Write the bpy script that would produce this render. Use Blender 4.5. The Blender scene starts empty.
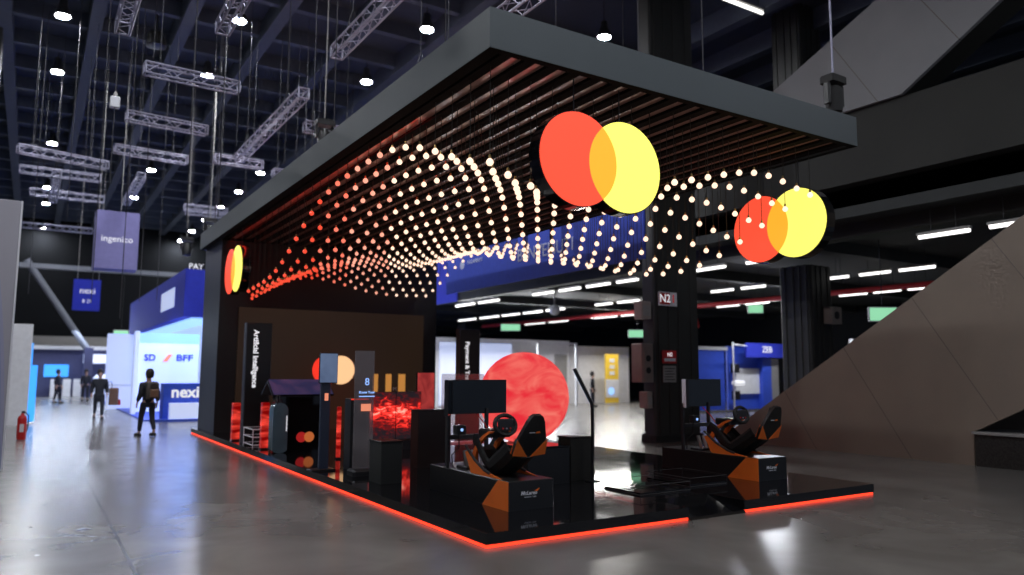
import bpy, math, random
from mathutils import Vector, Matrix
random.seed(7)
scn = bpy.context.scene
C = scn.collection
PI = math.pi

# ------------------------------------------------------------------ materials
def node_mat(name):
    m = bpy.data.materials.new(name); m.use_nodes = True
    nt = m.node_tree
    return m, nt, nt.nodes['Principled BSDF']

def mat(name, col, rough=.5, metal=0., spec=.5, noise=.06, scale=6., bump=0., emit=None, es=0., coat=0.):
    m, nt, b = node_mat(name)
    N, L = nt.nodes, nt.links
    tc = N.new('ShaderNodeTexCoord'); ns = N.new('ShaderNodeTexNoise')
    ns.inputs['Scale'].default_value = scale; ns.inputs['Detail'].default_value = 4
    L.new(tc.outputs['Object'], ns.inputs['Vector'])
    mx = N.new('ShaderNodeMixRGB'); mx.blend_type = 'MULTIPLY'; mx.inputs[0].default_value = 1
    cr = N.new('ShaderNodeValToRGB')
    cr.color_ramp.elements[0].position = .3; cr.color_ramp.elements[1].position = .7
    a = 1 - noise; c = 1 + noise
    cr.color_ramp.elements[0].color = (a, a, a, 1); cr.color_ramp.elements[1].color = (c, c, c, 1)
    L.new(ns.outputs['Fac'], cr.inputs[0])
    mx.inputs[1].default_value = (*col, 1); L.new(cr.outputs[0], mx.inputs[2])
    L.new(mx.outputs[0], b.inputs['Base Color'])
    b.inputs['Roughness'].default_value = rough; b.inputs['Metallic'].default_value = metal
    b.inputs['Specular IOR Level'].default_value = spec
    b.inputs['Coat Weight'].default_value = coat
    if bump:
        bp = N.new('ShaderNodeBump'); bp.inputs['Strength'].default_value = bump
        L.new(ns.outputs['Fac'], bp.inputs['Height']); L.new(bp.outputs[0], b.inputs['Normal'])
    if emit:
        b.inputs['Emission Color'].default_value = (*emit, 1); b.inputs['Emission Strength'].default_value = es
    return m

def glow(name, col, s, rough=.4):
    return mat(name, tuple(c * .5 for c in col), rough, emit=col, es=s, noise=.02)

M = {}
M['black'] = mat('black_satin', (.012, .012, .013), .35)
M['blackmatte'] = mat('black_matte', (.012, .012, .012), .7)
M['blackgloss'] = mat('black_gloss', (.006, .006, .007), .05)
M['wallblack'] = mat('booth_wall_black', (.012, .011, .011), .55)
M['wallside'] = mat('booth_wall_side_grey', (.06, .068, .09), .5)
M['fascia'] = mat('canopy_grey_board', (.07, .085, .092), .55, noise=.03, scale=1.5)
M['slat'] = mat('black_slat', (.007, .005, .004), .85, spec=.1)
M['board'] = mat('brown_gloss_board', (.42, .24, .2), .14, spec=.9, noise=.12, scale=9)
M['redfill'] = glow('red_fill_glow', (1., .04, .02), 16)  # added fill glow that reddens the first canopy band
M['cable'] = mat('cable_grey', (.06, .06, .068), .8, spec=.2)
M['chrome'] = mat('brushed_steel', (.6, .6, .62), .3, 1.)
M['alu'] = mat('truss_aluminium', (.3, .3, .4), .5, .3)
M['darkmetal'] = mat('dark_metal', (.05, .05, .055), .45, .6)
M['steel'] = mat('painted_steel_dark', (.035, .042, .055), .6)
M['cord'] = mat('cord_black', (.03, .028, .022), .6)
M['brass'] = mat('brass', (.65, .42, .14), .3, 1.)
M['orange'] = mat('papaya_orange', (1., .2, .025), .4)
M['rubber'] = mat('rubber_black', (.01, .01, .01), .6)
M['white'] = mat('white_laminate', (.75, .76, .8), .45)
M['whiteglow'] = glow('white_glow_print', (.9, .9, .95), .7)  # white lettering with a glow of its own, printed signs too
M['steelgrey'] = mat('steel_grey_paint', (.13, .14, .17), .6)
M['printpale'] = mat('pale_print', (.5, .55, .75), .8)
M['grey'] = mat('grey_paint', (.3, .29, .28), .5)
M['signgrey'] = mat('enclosure_beige_grey', (.32, .27, .24), .5)
M['red'] = mat('red_gloss', (.55, .02, .02), .3)
M['redpipe'] = mat('red_sprinkler_paint', (.6, .03, .035), .4)
M['yellow'] = mat('yellow_board', (.9, .6, .06), .5)
M['blue'] = mat('blue_booth_board', (.035, .09, .62), .5)
M['bluecanopy'] = mat('blue_canopy_board', (.02, .035, .5), .75)
M['banner'] = mat('blue_banner_cloth', (.04, .08, .55), .8)
M['lilac'] = mat('lilac_sign_cloth', (.2, .19, .42), .8)
M['boothwhite'] = mat('glowing_white_wall', (.8, .8, .86), .6, emit=(.5, .62, 1.), es=.55)  # white with a pale blue glow of its own
M['boothwarm'] = mat('white_exhibit_wall', (.78, .78, .8), .6)
M['skyblue'] = glow('light_blue_panel', (.3, .55, 1.), 1.1)
M['cyan'] = glow('cyan_screen', (.05, .35, 1.), 1.2)
M['lamp'] = glow('high_bay_lens', (.93, .95, 1.), 760)
M['tube'] = glow('tube_lamp', (1., .98, .95), 2.2)
M['led'] = glow('led_red', (1., .05, .018), 1.9)
M['exitgreen'] = glow('exit_green', (.35, .85, .5), .8)
M['logored'] = glow('logo_red', (1., .085, .04), 1.05)
M['logoorange'] = glow('logo_orange', (1., .45, .03), 1.0)
M['logoyellow'] = glow('logo_yellow', (1., .93, .16), 1.15)
M['wallred'] = glow('screen_red', (.95, .04, .02), 1.)
M['wallpeach'] = glow('screen_peach', (1., .6, .3), 1.)
M['smallred'] = glow('print_red', (.6, .02, .02), .5)
M['smallorange'] = glow('print_orange', (.8, .2, .05), .5)
M['stripeorange'] = glow('screen_amber', (.75, .32, .07), .6)
M['salmon'] = glow('salmon_icon', (.85, .28, .16), .9)
M['textblue'] = glow('text_blue', (.3, .5, 1.), 1.1)
M['skin'] = mat('skin', (.5, .3, .22), .5)
M['jacket'] = mat('dark_jacket', (.02, .022, .03), .8)
M['trouser'] = mat('dark_trousers', (.018, .02, .03), .8)
M['hair'] = mat('dark_hair', (.02, .014, .01), .6)
M['bagbrown'] = mat('brown_bag', (.2, .11, .07), .6)
M['bagdark'] = mat('dark_backpack', (.05, .04, .035), .7)
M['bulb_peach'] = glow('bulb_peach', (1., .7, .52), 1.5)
M['bulb_salmon'] = glow('bulb_pink', (1., .42, .29), 1.15)  # this and the redder tones below carry red light as glow colour
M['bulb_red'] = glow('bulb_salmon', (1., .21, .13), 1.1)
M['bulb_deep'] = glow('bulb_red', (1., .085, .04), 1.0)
M['ceil'] = mat('ceiling_deck', (.045, .058, .085), .8)
M['beam'] = mat('ceiling_beam_paint', (.085, .105, .15), .7)
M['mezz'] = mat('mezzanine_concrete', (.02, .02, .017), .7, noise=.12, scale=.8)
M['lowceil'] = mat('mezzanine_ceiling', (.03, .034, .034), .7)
M['column'] = mat('column_cladding', (.03, .03, .028), .5)
M['darkwall'] = mat('dark_wall_paint', (.006, .007, .009), .9, spec=.2)
M['navy'] = mat('navy_board', (.05, .055, .14), .6)
M['glassbody'] = mat('blue_grey_shell', (.09, .15, .18), .22, spec=.8)

def floor_mat():
    m, nt, b = node_mat('polished_concrete')
    N, L = nt.nodes, nt.links
    tc = N.new('ShaderNodeTexCoord')
    n1 = N.new('ShaderNodeTexNoise'); n1.inputs['Scale'].default_value = .9; n1.inputs['Detail'].default_value = 3; n1.inputs['Roughness'].default_value = .5; n1.inputs['Distortion'].default_value = .6
    n2 = N.new('ShaderNodeTexNoise'); n2.inputs['Scale'].default_value = 2.2; n2.inputs['Detail'].default_value = 3
    L.new(tc.outputs['Object'], n1.inputs['Vector']); L.new(tc.outputs['Object'], n2.inputs['Vector'])
    r = N.new('ShaderNodeValToRGB'); r.color_ramp.elements[0].position = .3; r.color_ramp.elements[1].position = .72
    r.color_ramp.elements[0].color = (.128, .121, .112, 1); r.color_ramp.elements[1].color = (.215, .203, .188, 1)
    L.new(n1.outputs['Fac'], r.inputs[0])
    # expansion joints cut in the slab
    sx = N.new('ShaderNodeSeparateXYZ'); L.new(tc.outputs['Object'], sx.inputs[0])
    def joint(out, off, pitch, half):
        a = N.new('ShaderNodeMath'); a.operation = 'ADD'; a.inputs[1].default_value = off; L.new(out, a.inputs[0])
        p = N.new('ShaderNodeMath'); p.operation = 'PINGPONG'; p.inputs[1].default_value = pitch / 2; L.new(a.outputs[0], p.inputs[0])
        c = N.new('ShaderNodeMath'); c.operation = 'LESS_THAN'; c.inputs[1].default_value = half; L.new(p.outputs[0], c.inputs[0])
        return c.outputs[0]
    j1 = joint(sx.outputs['X'], 3.05, 9., .018); j2 = joint(sx.outputs['Y'], -7.83 + 90, 18., .06)
    mx = N.new('ShaderNodeMath'); mx.operation = 'MAXIMUM'; L.new(j1, mx.inputs[0]); L.new(j2, mx.inputs[1])
    mj = N.new('ShaderNodeMixRGB'); L.new(mx.outputs[0], mj.inputs[0]); L.new(r.outputs[0], mj.inputs[1]); mj.inputs[2].default_value = (.03, .03, .03, 1)
    L.new(mj.outputs[0], b.inputs['Base Color'])
    rr = N.new('ShaderNodeMapRange'); rr.inputs[3].default_value = .19; rr.inputs[4].default_value = .3
    L.new(n2.outputs['Fac'], rr.inputs[0]); L.new(rr.outputs[0], b.inputs['Roughness'])
    b.inputs['Specular IOR Level'].default_value = .6
    return m

def swirl_mat(name, c0, c1, s, scale=2.2, thr=(.35, .75), dist=1.5, stretch=(1, 1, 1)):
    m, nt, b = node_mat(name)
    N, L = nt.nodes, nt.links
    tc = N.new('ShaderNodeTexCoord'); mp = N.new('ShaderNodeMapping'); mp.inputs['Scale'].default_value = stretch
    L.new(tc.outputs['Object'], mp.inputs[0])
    n = N.new('ShaderNodeTexNoise'); n.inputs['Scale'].default_value = scale; n.inputs['Detail'].default_value = 7; n.inputs['Distortion'].default_value = dist
    L.new(mp.outputs[0], n.inputs['Vector'])
    r = N.new('ShaderNodeValToRGB'); r.color_ramp.elements[0].position = thr[0]; r.color_ramp.elements[1].position = thr[1]
    r.color_ramp.elements[0].color = (*c0, 1); r.color_ramp.elements[1].color = (*c1, 1)
    L.new(n.outputs['Fac'], r.inputs[0]); L.new(r.outputs[0], b.inputs['Emission Color'])
    b.inputs['Emission Strength'].default_value = s; b.inputs['Base Color'].default_value = (.02, .005, .005, 1)
    b.inputs['Roughness'].default_value = .3
    return m
M['sphere'] = swirl_mat('led_globe_picture', (.85, .03, .045), (1., .24, .18), .95, 1.1, (.38, .8), 1.6, (1, 1, 2.0))
def video_mat():
    m = swirl_mat('video_red_waves', (0, 0, 0), (1, 1, 1), 1.5, 5.5, (.45, .7), 1.8, (1, 1, 2.2))
    nt = m.node_tree; N, L = nt.nodes, nt.links
    r = [n for n in N if n.type == 'VALTORGB'][0]; ns = [n for n in N if n.type == 'TEX_NOISE'][0]; tc = [n for n in N if n.type == 'TEX_COORD'][0]; b = N['Principled BSDF']
    e = r.color_ramp.elements; e[0].position = .3; e[0].color = (.008, .006, .008, 1); e[1].position = .95; e[1].color = (1, .4, .3, 1)
    for p_, c_ in ((.55, (.12, .003, .003, 1)), (.75, (.9, .03, .02, 1))):
        x = e.new(p_); x.color = c_
    sx = N.new('ShaderNodeSeparateXYZ'); L.new(tc.outputs['Object'], sx.inputs[0])
    w = N.new('ShaderNodeTexNoise'); w.inputs['Scale'].default_value = 1.6; L.new(tc.outputs['Object'], w.inputs['Vector'])
    a = N.new('ShaderNodeMath'); a.operation = 'MULTIPLY_ADD'; a.inputs[1].default_value = -.7; L.new(w.outputs['Fac'], a.inputs[0]); L.new(sx.outputs['Z'], a.inputs[2])
    c = N.new('ShaderNodeMath'); c.operation = 'SUBTRACT'; c.inputs[1].default_value = .4; L.new(a.outputs[0], c.inputs[0])
    d = N.new('ShaderNodeMath'); d.operation = 'ABSOLUTE'; L.new(c.outputs[0], d.inputs[0])
    f = N.new('ShaderNodeMath'); f.operation = 'MULTIPLY_ADD'; f.inputs[1].default_value = -1.1; f.inputs[2].default_value = .3; L.new(d.outputs[0], f.inputs[0])
    g = N.new('ShaderNodeMath'); g.operation = 'ADD'; L.new(ns.outputs['Fac'], g.inputs[0]); L.new(f.outputs[0], g.inputs[1]); L.new(g.outputs[0], r.inputs[0])
    return m
M['video'] = video_mat()
M['sphere'].node_tree.nodes['Principled BSDF'].inputs['Roughness'].default_value = .85
M['videodark'] = swirl_mat('video_dim_red', (.28, .02, .02), (.65, .07, .06), .7, 2.6, (.35, .75), 2.5)
M['purplescreen'] = swirl_mat('video_violet', (.02, .026, .085), (.13, .06, .14), .75, 1.6, (.42, .85), 1.)
M['bluescreen'] = swirl_mat('video_grey_blue', (.06, .09, .17), (.14, .2, .33), .9, 2.0, (.35, .75), .5)
M['ledtower'] = swirl_mat('led_tower_red', (.16, .0, .0), (1., .07, .045), 1.2, 3.4, (.46, .66), .4, (.4, .4, 2.0))
M['monitor'] = mat('monitor_glass', (.006, .01, .014), .12)
M['brownscreen'] = mat('wide_screen_brown', (.02, .014, .01), .3, emit=(.034, .018, .009), es=.4, noise=.1, scale=.6)
M['floor'] = floor_mat()

def clad_mat():
    m, nt, b = node_mat('stair_cladding_boards')
    N, L = nt.nodes, nt.links
    tc = N.new('ShaderNodeTexCoord'); mp = N.new('ShaderNodeMapping')
    mp.inputs['Rotation'].default_value = (math.radians(32), 0, 0)
    L.new(tc.outputs['Object'], mp.inputs[0])
    sx = N.new('ShaderNodeSeparateXYZ'); L.new(mp.outputs[0], sx.inputs[0])
    p = N.new('ShaderNodeMath'); p.operation = 'PINGPONG'; p.inputs[1].default_value = .95; L.new(sx.outputs['Y'], p.inputs[0])
    c = N.new('ShaderNodeMath'); c.operation = 'LESS_THAN'; c.inputs[1].default_value = .008; L.new(p.outputs[0], c.inputs[0])
    n = N.new('ShaderNodeTexNoise'); n.inputs['Scale'].default_value = 1.1; n.inputs['Detail'].default_value = 6
    L.new(tc.outputs['Object'], n.inputs['Vector'])
    r = N.new('ShaderNodeValToRGB'); r.color_ramp.elements[0].color = (.2, .16, .13, 1); r.color_ramp.elements[1].color = (.27, .215, .165, 1)
    L.new(n.outputs['Fac'], r.inputs[0])
    mj = N.new('ShaderNodeMixRGB'); L.new(c.outputs[0], mj.inputs[0]); L.new(r.outputs[0], mj.inputs[1]); mj.inputs[2].default_value = (.12, .095, .08, 1)
    L.new(mj.outputs[0], b.inputs['Base Color']); b.inputs['Roughness'].default_value = .6
    return m
M['clad'] = clad_mat()
def clad2():
    m = M['clad'].copy(); m.name = 'stair_cladding_grey'
    for n in m.node_tree.nodes:
        if n.type == 'VALTORGB':
            n.color_ramp.elements[0].color = (.2, .2, .21, 1); n.color_ramp.elements[1].color = (.26, .26, .27, 1)
    return m
M['clad2'] = clad2()
def glass_mat(name, tint, alpha):
    m, nt, b = node_mat(name)
    b.inputs['Base Color'].default_value = (*tint, 1); b.inputs['Roughness'].default_value = .08
    b.inputs['Alpha'].default_value = alpha
    N, L = nt.nodes, nt.links
    n = N.new('ShaderNodeTexNoise'); n.inputs['Scale'].default_value = 3; b.inputs['Specular IOR Level'].default_value = .6
    mr = N.new('ShaderNodeMapRange'); mr.inputs[3].default_value = .05; mr.inputs[4].default_value = .12
    L.new(n.outputs['Fac'], mr.inputs[0]); L.new(mr.outputs[0], b.inputs['Roughness'])
    return m
M['glass'] = glass_mat('clear_glass', (.25, .27, .28), .35)
M['totemglass'] = glass_mat('display_glass', (.36, .33, .34), .5)

# ------------------------------------------------------------------ geometry
class MB:
    def __init__(s): s.v = []; s.f = []; s.mi = []; s.cur = 0
    def add(s, v, f):
        o = len(s.v); s.v += [tuple(p) for p in v]; s.f += [tuple(i + o for i in q) for q in f]; s.mi += [s.cur] * len(f); return s
    def box(s, x0, x1, y0, y1, z0, z1):
        v = [(x, y, z) for x in (x0, x1) for y in (y0, y1) for z in (z0, z1)]
        return s.add(v, [(0, 1, 3, 2), (4, 6, 7, 5), (0, 4, 5, 1), (2, 3, 7, 6), (0, 2, 6, 4), (1, 5, 7, 3)])
    def bbox(s, x0, x1, y0, y1, z0, z1, b=.01):      # box with chamfered vertical and top edges
        b = min(b, (x1 - x0) / 3, (y1 - y0) / 3, (z1 - z0) / 3)
        def ring(i, z):
            return [(x0 + i, y0 + b, z), (x0 + b, y0 + i, z), (x1 - b, y0 + i, z), (x1 - i, y0 + b, z), (x1 - i, y1 - b, z), (x1 - b, y1 - i, z), (x0 + b, y1 - i, z), (x0 + i, y1 - b, z)]
        def small(z): return [(x0 + b, y0 + b, z)] * 2 + [(x1 - b, y0 + b, z)] * 2 + [(x1 - b, y1 - b, z)] * 2 + [(x0 + b, y1 - b, z)] * 2
        v = ring(0, z0) + ring(0, z1 - b)
        t = [(x0 + b, y0 + b, z1), (x1 - b, y0 + b, z1), (x1 - b, y1 - b, z1), (x0 + b, y1 - b, z1)]
        f = [tuple(range(7, -1, -1))] + [(i, (i + 1) % 8, (i + 1) % 8 + 8, i + 8) for i in range(8)]
        f += [(8, 9, 16), (10, 11, 17), (12, 13, 18), (14, 15, 19), (9, 10, 17, 16), (11, 12, 18, 17), (13, 14, 19, 18), (15, 8, 16, 19), (16, 17, 18, 19)]
        return s.add(v + t, f)
    def cyl(s, p0, p1, r0, r1=None, n=12, caps=True):
        r1 = r0 if r1 is None else r1
        p0, p1 = Vector(p0), Vector(p1); d = (p1 - p0).normalized()
        a = d.cross(Vector((0, 0, 1)) if abs(d.z) < .9 else Vector((1, 0, 0))).normalized(); b = d.cross(a)
        v = []
        for p, r in ((p0, r0), (p1, r1)):
            for k in range(n):
                t = 2 * PI * k / n; v.append(p + a * (r * math.cos(t)) + b * (r * math.sin(t)))
        f = [(k, (k + 1) % n, n + (k + 1) % n, n + k) for k in range(n)]
        if caps: f += [tuple(range(n - 1, -1, -1)), tuple(range(n, 2 * n))]
        return s.add(v, f)
    def tube(s, pts, r, n=8):
        pts = [Vector(p) for p in pts]; v = []; f = []; a = None
        rs = r if isinstance(r, (list, tuple)) else [r] * len(pts)
        for i, p in enumerate(pts):
            d = (pts[min(i + 1, len(pts) - 1)] - pts[max(i - 1, 0)]).normalized()
            if a is None: a = d.cross(Vector((0, 0, 1)) if abs(d.z) < .9 else Vector((1, 0, 0))).normalized()
            a = (a - d * a.dot(d)).normalized(); b = d.cross(a)
            for k in range(n):
                t = 2 * PI * k / n; v.append(p + a * (rs[i] * math.cos(t)) + b * (rs[i] * math.sin(t)))
        for i in range(len(pts) - 1):
            f += [(i * n + k, i * n + (k + 1) % n, (i + 1) * n + (k + 1) % n, (i + 1) * n + k) for k in range(n)]
        f += [tuple(range(n - 1, -1, -1)), tuple(range((len(pts) - 1) * n, len(pts) * n))]
        return s.add(v, f)
    def lathe(s, prof, c=(0, 0, 0), n=16):     # prof: (r, z)
        v = []; f = []
        for r, z in prof:
            for k in range(n):
                t = 2 * PI * k / n; v.append((c[0] + r * math.cos(t), c[1] + r * math.sin(t), c[2] + z))
        for i in range(len(prof) - 1):
            f += [(i * n + k, i * n + (k + 1) % n, (i + 1) * n + (k + 1) % n, (i + 1) * n + k) for k in range(n)]
        f += [tuple(range(n - 1, -1, -1)), tuple(range((len(prof) - 1) * n, len(prof) * n))]
        return s.add(v, f)
    def prism(s, poly, axis, a0, a1):          # poly in the two other axes
        def P(p, a):
            if axis == 'x': return (a, p[0], p[1])
            if axis == 'y': return (p[0], a, p[1])
            return (p[0], p[1], a)
        n = len(poly)
        return s.add([P(p, a0) for p in poly] + [P(p, a1) for p in poly],
                     [tuple(range(n - 1, -1, -1)), tuple(range(n, 2 * n))] + [(i, (i + 1) % n, n + (i + 1) % n, n + i) for i in range(n)])
    def sphere(s, c, r, n=16, m=10):
        return s.lathe([(max(1e-4, r * math.sin(PI * i / m)), -r * math.cos(PI * i / m)) for i in range(m + 1)], c, n)
    def build(s, name, m, parent=None, smooth=False, loc=None):
        me = bpy.data.meshes.new(name); me.from_pydata(s.v, [], s.f)
        ms = m if isinstance(m, (list, tuple)) else [m]
        for x in ms: me.materials.append(M[x] if isinstance(x, str) else x)
        for p, i in zip(me.polygons, s.mi): p.material_index = i; p.use_smooth = smooth
        me.update()
        import bmesh
        b = bmesh.new(); b.from_mesh(me); bmesh.ops.recalc_face_normals(b, faces=b.faces); b.to_mesh(me); b.free()
        if smooth:
            try: me.set_sharp_from_angle(angle=math.radians(40))
            except Exception: pass
        o = bpy.data.objects.new(name, me); C.objects.link(o)
        if parent: o.parent = parent
        if loc: o.location = loc
        return o

def tag(o, label=None, cat=None, group=None, kind=None):
    if label: o['label'] = label
    if cat: o['category'] = cat
    if group: o['group'] = group
    if kind: o['kind'] = kind
    return o
def thing(name, loc, label, cat, group=None, rz=0):
    o = bpy.data.objects.new(name, None); C.objects.link(o); o.location = loc; o.rotation_euler = (0, 0, rz)
    o.empty_display_size = .1
    return tag(o, label, cat, group)
def struct(name, mb, m):
    return tag(mb.build(name, m), kind='structure')
def copy_tree(o, parent=None):
    c = o.copy(); C.objects.link(c)
    if parent: c.parent = parent
    for ch in list(o.children): copy_tree(ch, c)
    return c
def text_mesh(name, body, size, m, parent, loc, rot, ext=.004, align='CENTER', shear=0, bold=0, sx=1):
    cu = bpy.data.curves.new(name + '_outline', 'FONT'); cu.body = body; cu.size = size; cu.extrude = ext
    cu.align_x = align; cu.align_y = 'CENTER'; cu.shear = shear; cu.offset = bold; cu.resolution_u = 3
    t = bpy.data.objects.new('outline', cu)
    me = bpy.data.meshes.new_from_object(t); bpy.data.objects.remove(t)
    me.name = name; me.materials.clear(); me.materials.append(M[m])
    o = bpy.data.objects.new(name, me); C.objects.link(o); o.parent = parent
    o.location = loc; o.rotation_euler = rot; o.scale = (sx, 1, 1)
    return o
FY = (PI / 2, 0, 0)                 # text facing -Y
FX = (PI / 2, 0, -PI / 2)           # text facing -X

# ------------------------------------------------------------------ the hall
struct('floor', MB().box(-30, 34, -14, 60, -.3, 0), 'floor')
struct('ceiling', MB().box(-30, 34, -14, 60, 13.06, 13.3), 'ceil')
struct('wall_back', MB().box(-30, 34, 58, 58.3, 0, 13.06), 'darkwall')
struct('wall_left', MB().box(-30, -29.7, -14, 58, 0, 13.06), 'darkwall')
struct('wall_right', MB().box(33.7, 34, -14, 58, 0, 13.06), 'darkwall')
k = 1
for i in range(-6, 13):                                   # ceiling beams along the hall
    x = -2.85 + 2.38 * i
    if 8.5 < x < 12: continue
    struct('trim_%d' % k, MB().box(x - .18, x + .18, -14, 58, 12.4, 13.07), 'beam'); k += 1
for j in range(2, 21):                                    # cross beams
    y = 7.98 + 2.44 * j
    struct('trim_%d' % k, MB().box(-14, 20, y - .12, y + .12, 12.6, 13.07), 'beam'); k += 1
# mezzanine: slab, fascia, inner beam and low ceiling
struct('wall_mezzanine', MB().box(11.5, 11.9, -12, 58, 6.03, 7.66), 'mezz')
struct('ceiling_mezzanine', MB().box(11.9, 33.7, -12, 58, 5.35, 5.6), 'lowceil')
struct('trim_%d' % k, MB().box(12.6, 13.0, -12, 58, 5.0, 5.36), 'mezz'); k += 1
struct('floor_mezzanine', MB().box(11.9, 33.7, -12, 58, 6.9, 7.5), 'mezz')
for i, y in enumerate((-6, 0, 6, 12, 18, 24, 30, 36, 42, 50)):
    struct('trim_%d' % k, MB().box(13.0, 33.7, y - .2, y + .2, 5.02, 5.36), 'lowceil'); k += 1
struct('trim_%d' % k, MB().box(-12, 11.4, 56.5, 58, 3.3, 4.2).build and MB().box(-12, 11.4, 56.5, 58, 3.5, 4.15), 'grey'); k += 1

# columns
def column(x, y, h, label, s=1.05, d=None):
    d = d or s
    c = thing('column', (x, y, 0), label, 'column')
    b = MB()
    b.bbox(0, s, 0, d, 0, h, .04)
    for a in (.08, .3, .52, .8):                          # vertical ribs of the cladding
        b.box(a * s, a * s + .08, -.025, 0, 0, h)
        if d > .6: b.box(-.025, 0, a * d, a * d + .08, 0, h)
    b.build('shaft', 'column', c)
    MB().bbox(-.05, s + .05, -.05, d + .05, 0, .18, .02).build('plinth', 'blackmatte', c)
    return c
c1 = column(9.4, 7.6, 13.06, 'broad dark pier carrying red and white signs, behind the canopy', 1.6, .45)
c2 = column(15.3, 7.3, 4.95, 'dark square column standing behind the sloping stair cladding')
c2b = column(20.65, 38, 5.0, 'far dark column seen past the right end of the black booth wall')
c2c = column(15.3, 7.3, 5.54, 'upper dark column rising above the mezzanine deck', 1.05); c2c.location.z = 7.52

# fittings on the first column
t = thing('wall_sign', (9.85, 7.44, 3.46), 'white sign with red letters high on the dark column', 'sign')
MB().bbox(-.32, .32, -.0, .04, 0, .36, .01).build('plate', 'white', t)
MB().box(-.3, .05, -.012, 0, .04, .33).build('red_field', 'red', t)
text_mesh('lettering', 'N2', .3, 'whiteglow', t, (-.12, -.014, .18), FY)
text_mesh('lettering', '1', .3, 'smallred', t, (.18, -.006, .18), FY)
t.location = (9.83, 7.52, 3.45)
t = thing('wall_sign', (9.85, 7.52, 1.98), 'small red and white sign low on the dark column, above a sheet of paper', 'sign')
MB().bbox(-.24, .24, 0, .04, 0, .33, .01).build('plate', 'red', t)
MB().box(-.19, .19, -.01, 0, .05, .13).build('white_band', 'white', t)
text_mesh('lettering', 'N2', .14, 'whiteglow', t, (0, -.008, .22), FY)
t = thing('notice_sheet', (9.85, 7.53, 1.5), 'grey sheet of paper fixed under the small red sign on the column', 'notice')
MB().box(-.22, .22, 0, .02, 0, .42).build('sheet', 'grey', t)
for i in range(5): MB().box(-.17, .17 - .05 * (i % 2), -.004, 0, .06 + i * .07, .08 + i * .07).build('text_line', 'blackmatte', t)
t = thing('electric_cabinet', (8.97, 7.6, 1.5), 'beige grey electrical cabinet fixed to the side of the dark column', 'cabinet')
MB().bbox(0, .4, 0, .4, 0, .98, .02).build('body', 'signgrey', t)
MB().bbox(.05, .35, -.02, 0, .08, .9, .008).build('door', 'signgrey', t)
for q in (.3, .6): MB().cyl((.2, -.03, q), (.2, -.015, q), .08, n=14).build('dial', 'darkmetal', t)
t = thing('loudspeaker_box', (9.03, 7.65, 3.1), 'small beige box high on the left side of the dark column', 'box')
MB().bbox(0, .34, 0, .3, 0, .45, .02).build('body', 'signgrey', t)
MB().box(.05, .29, -.01, 0, .08, .34).build('grille', 'grey', t)
t = thing('small_box', (9.17, 7.65, .85), 'small brownish box low on the dark column under the electrical cabinet', 'box')
MB().bbox(0, .2, 0, .3, 0, .42, .02).build('body', 'signgrey', t)
MB().box(.04, .16, -.01, 0, .1, .3).build('cover', 'grey', t)
t = thing('loudspeaker_box', (16.37, 7.3, 3.2), 'small beige box on the column behind the stair cladding', 'box')
MB().bbox(-.5, 0, -.3, -.02, 0, .5, .02).build('body', 'signgrey', t)
MB().cyl((-.25, -.31, .25), (-.25, -.3, .25), .12, n=16).build('cone', 'darkmetal', t)

# high bay lamps
def lamp(x, y, label, first=[None]):
    if first[0] is None:
        t = thing('pendant_lamp', (x, y, 11.89), label, 'ceiling lamp', 'high bay lamps under the hall ceiling')
        MB().lathe([(.065, .52), (.1, .49), (.13, .26), (.22, .1), (.235, 0), (.2, .006)][::-1], n=20).build('reflector', 'darkmetal', t, True)
        MB().cyl((0, 0, -.016), (0, 0, .0), .176, n=20).build('lens', 'lamp', t)
        MB().cyl((0, 0, .5), (0, 0, 1.18), .014, n=6).build('rod', 'darkmetal', t)
        first[0] = t
    else:
        t = copy_tree(first[0]); t.location = (x, y, 11.89); t['label'] = label
    return t
def lamp_spot(x, y): return -3.95 + (x + 3.95) * 1.3, -6.68 + (y + 6.68) * 1.3
LP = [(-3.8, 12.2, 'round ceiling lamp at the top left, nearest of its row'), (-3.8, 15.95, 'round ceiling lamp second down the far left row'),
      (-3.75, 23.4, 'round ceiling lamp above the cluster of crossed trusses at the left'),
      (-.45, 10.3, 'round ceiling lamp beside the truss end at the top, nearest of the second row'),
      (-.42, 14.05, 'round ceiling lamp behind the near cross truss'), (-.38, 25.4, 'round ceiling lamp over the short sloping truss'),
      (3.28, 8.4, 'bright round ceiling lamp just above the long canopy edge, nearest of the third row'),
      (3.3, 12.15, 'round ceiling lamp between the hanging truss and the canopy edge'),
      (3.33, 23.45, 'round ceiling lamp under the end of the long truss'), (3.34, 27.2, 'round ceiling lamp low over the left canopy corner'),
      (6.95, 6.5, 'round ceiling lamp above the right canopy edge')]
for y in (31., 34.7, 38.5, 42.3, 46): LP.append((3.34, y, 'small far round lamp above the blue booth roof'))
for y in (31., 34.7, 42.3, 46., 50): LP.append((-3.75, y, 'small far round lamp above the left exhibition walls'))
for y in (31., 46., 50.): LP.append((-.4, y, 'small far round lamp between the hanging signs and the trusses'))
for x, y, l in LP:
    if lamp_spot(x, y)[1] < 57: lamp(*lamp_spot(x, y), l)
for x, y in ((-3.8, 4.6), (-3.8, -3), (-.45, 2.7), (-.45, -5), (-9.5, 0), (-9.5, 9), (3.3, -7), (10.6, -6)):
    lamp(*lamp_spot(x, y), 'round ceiling lamp over the open floor before the stand')

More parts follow.
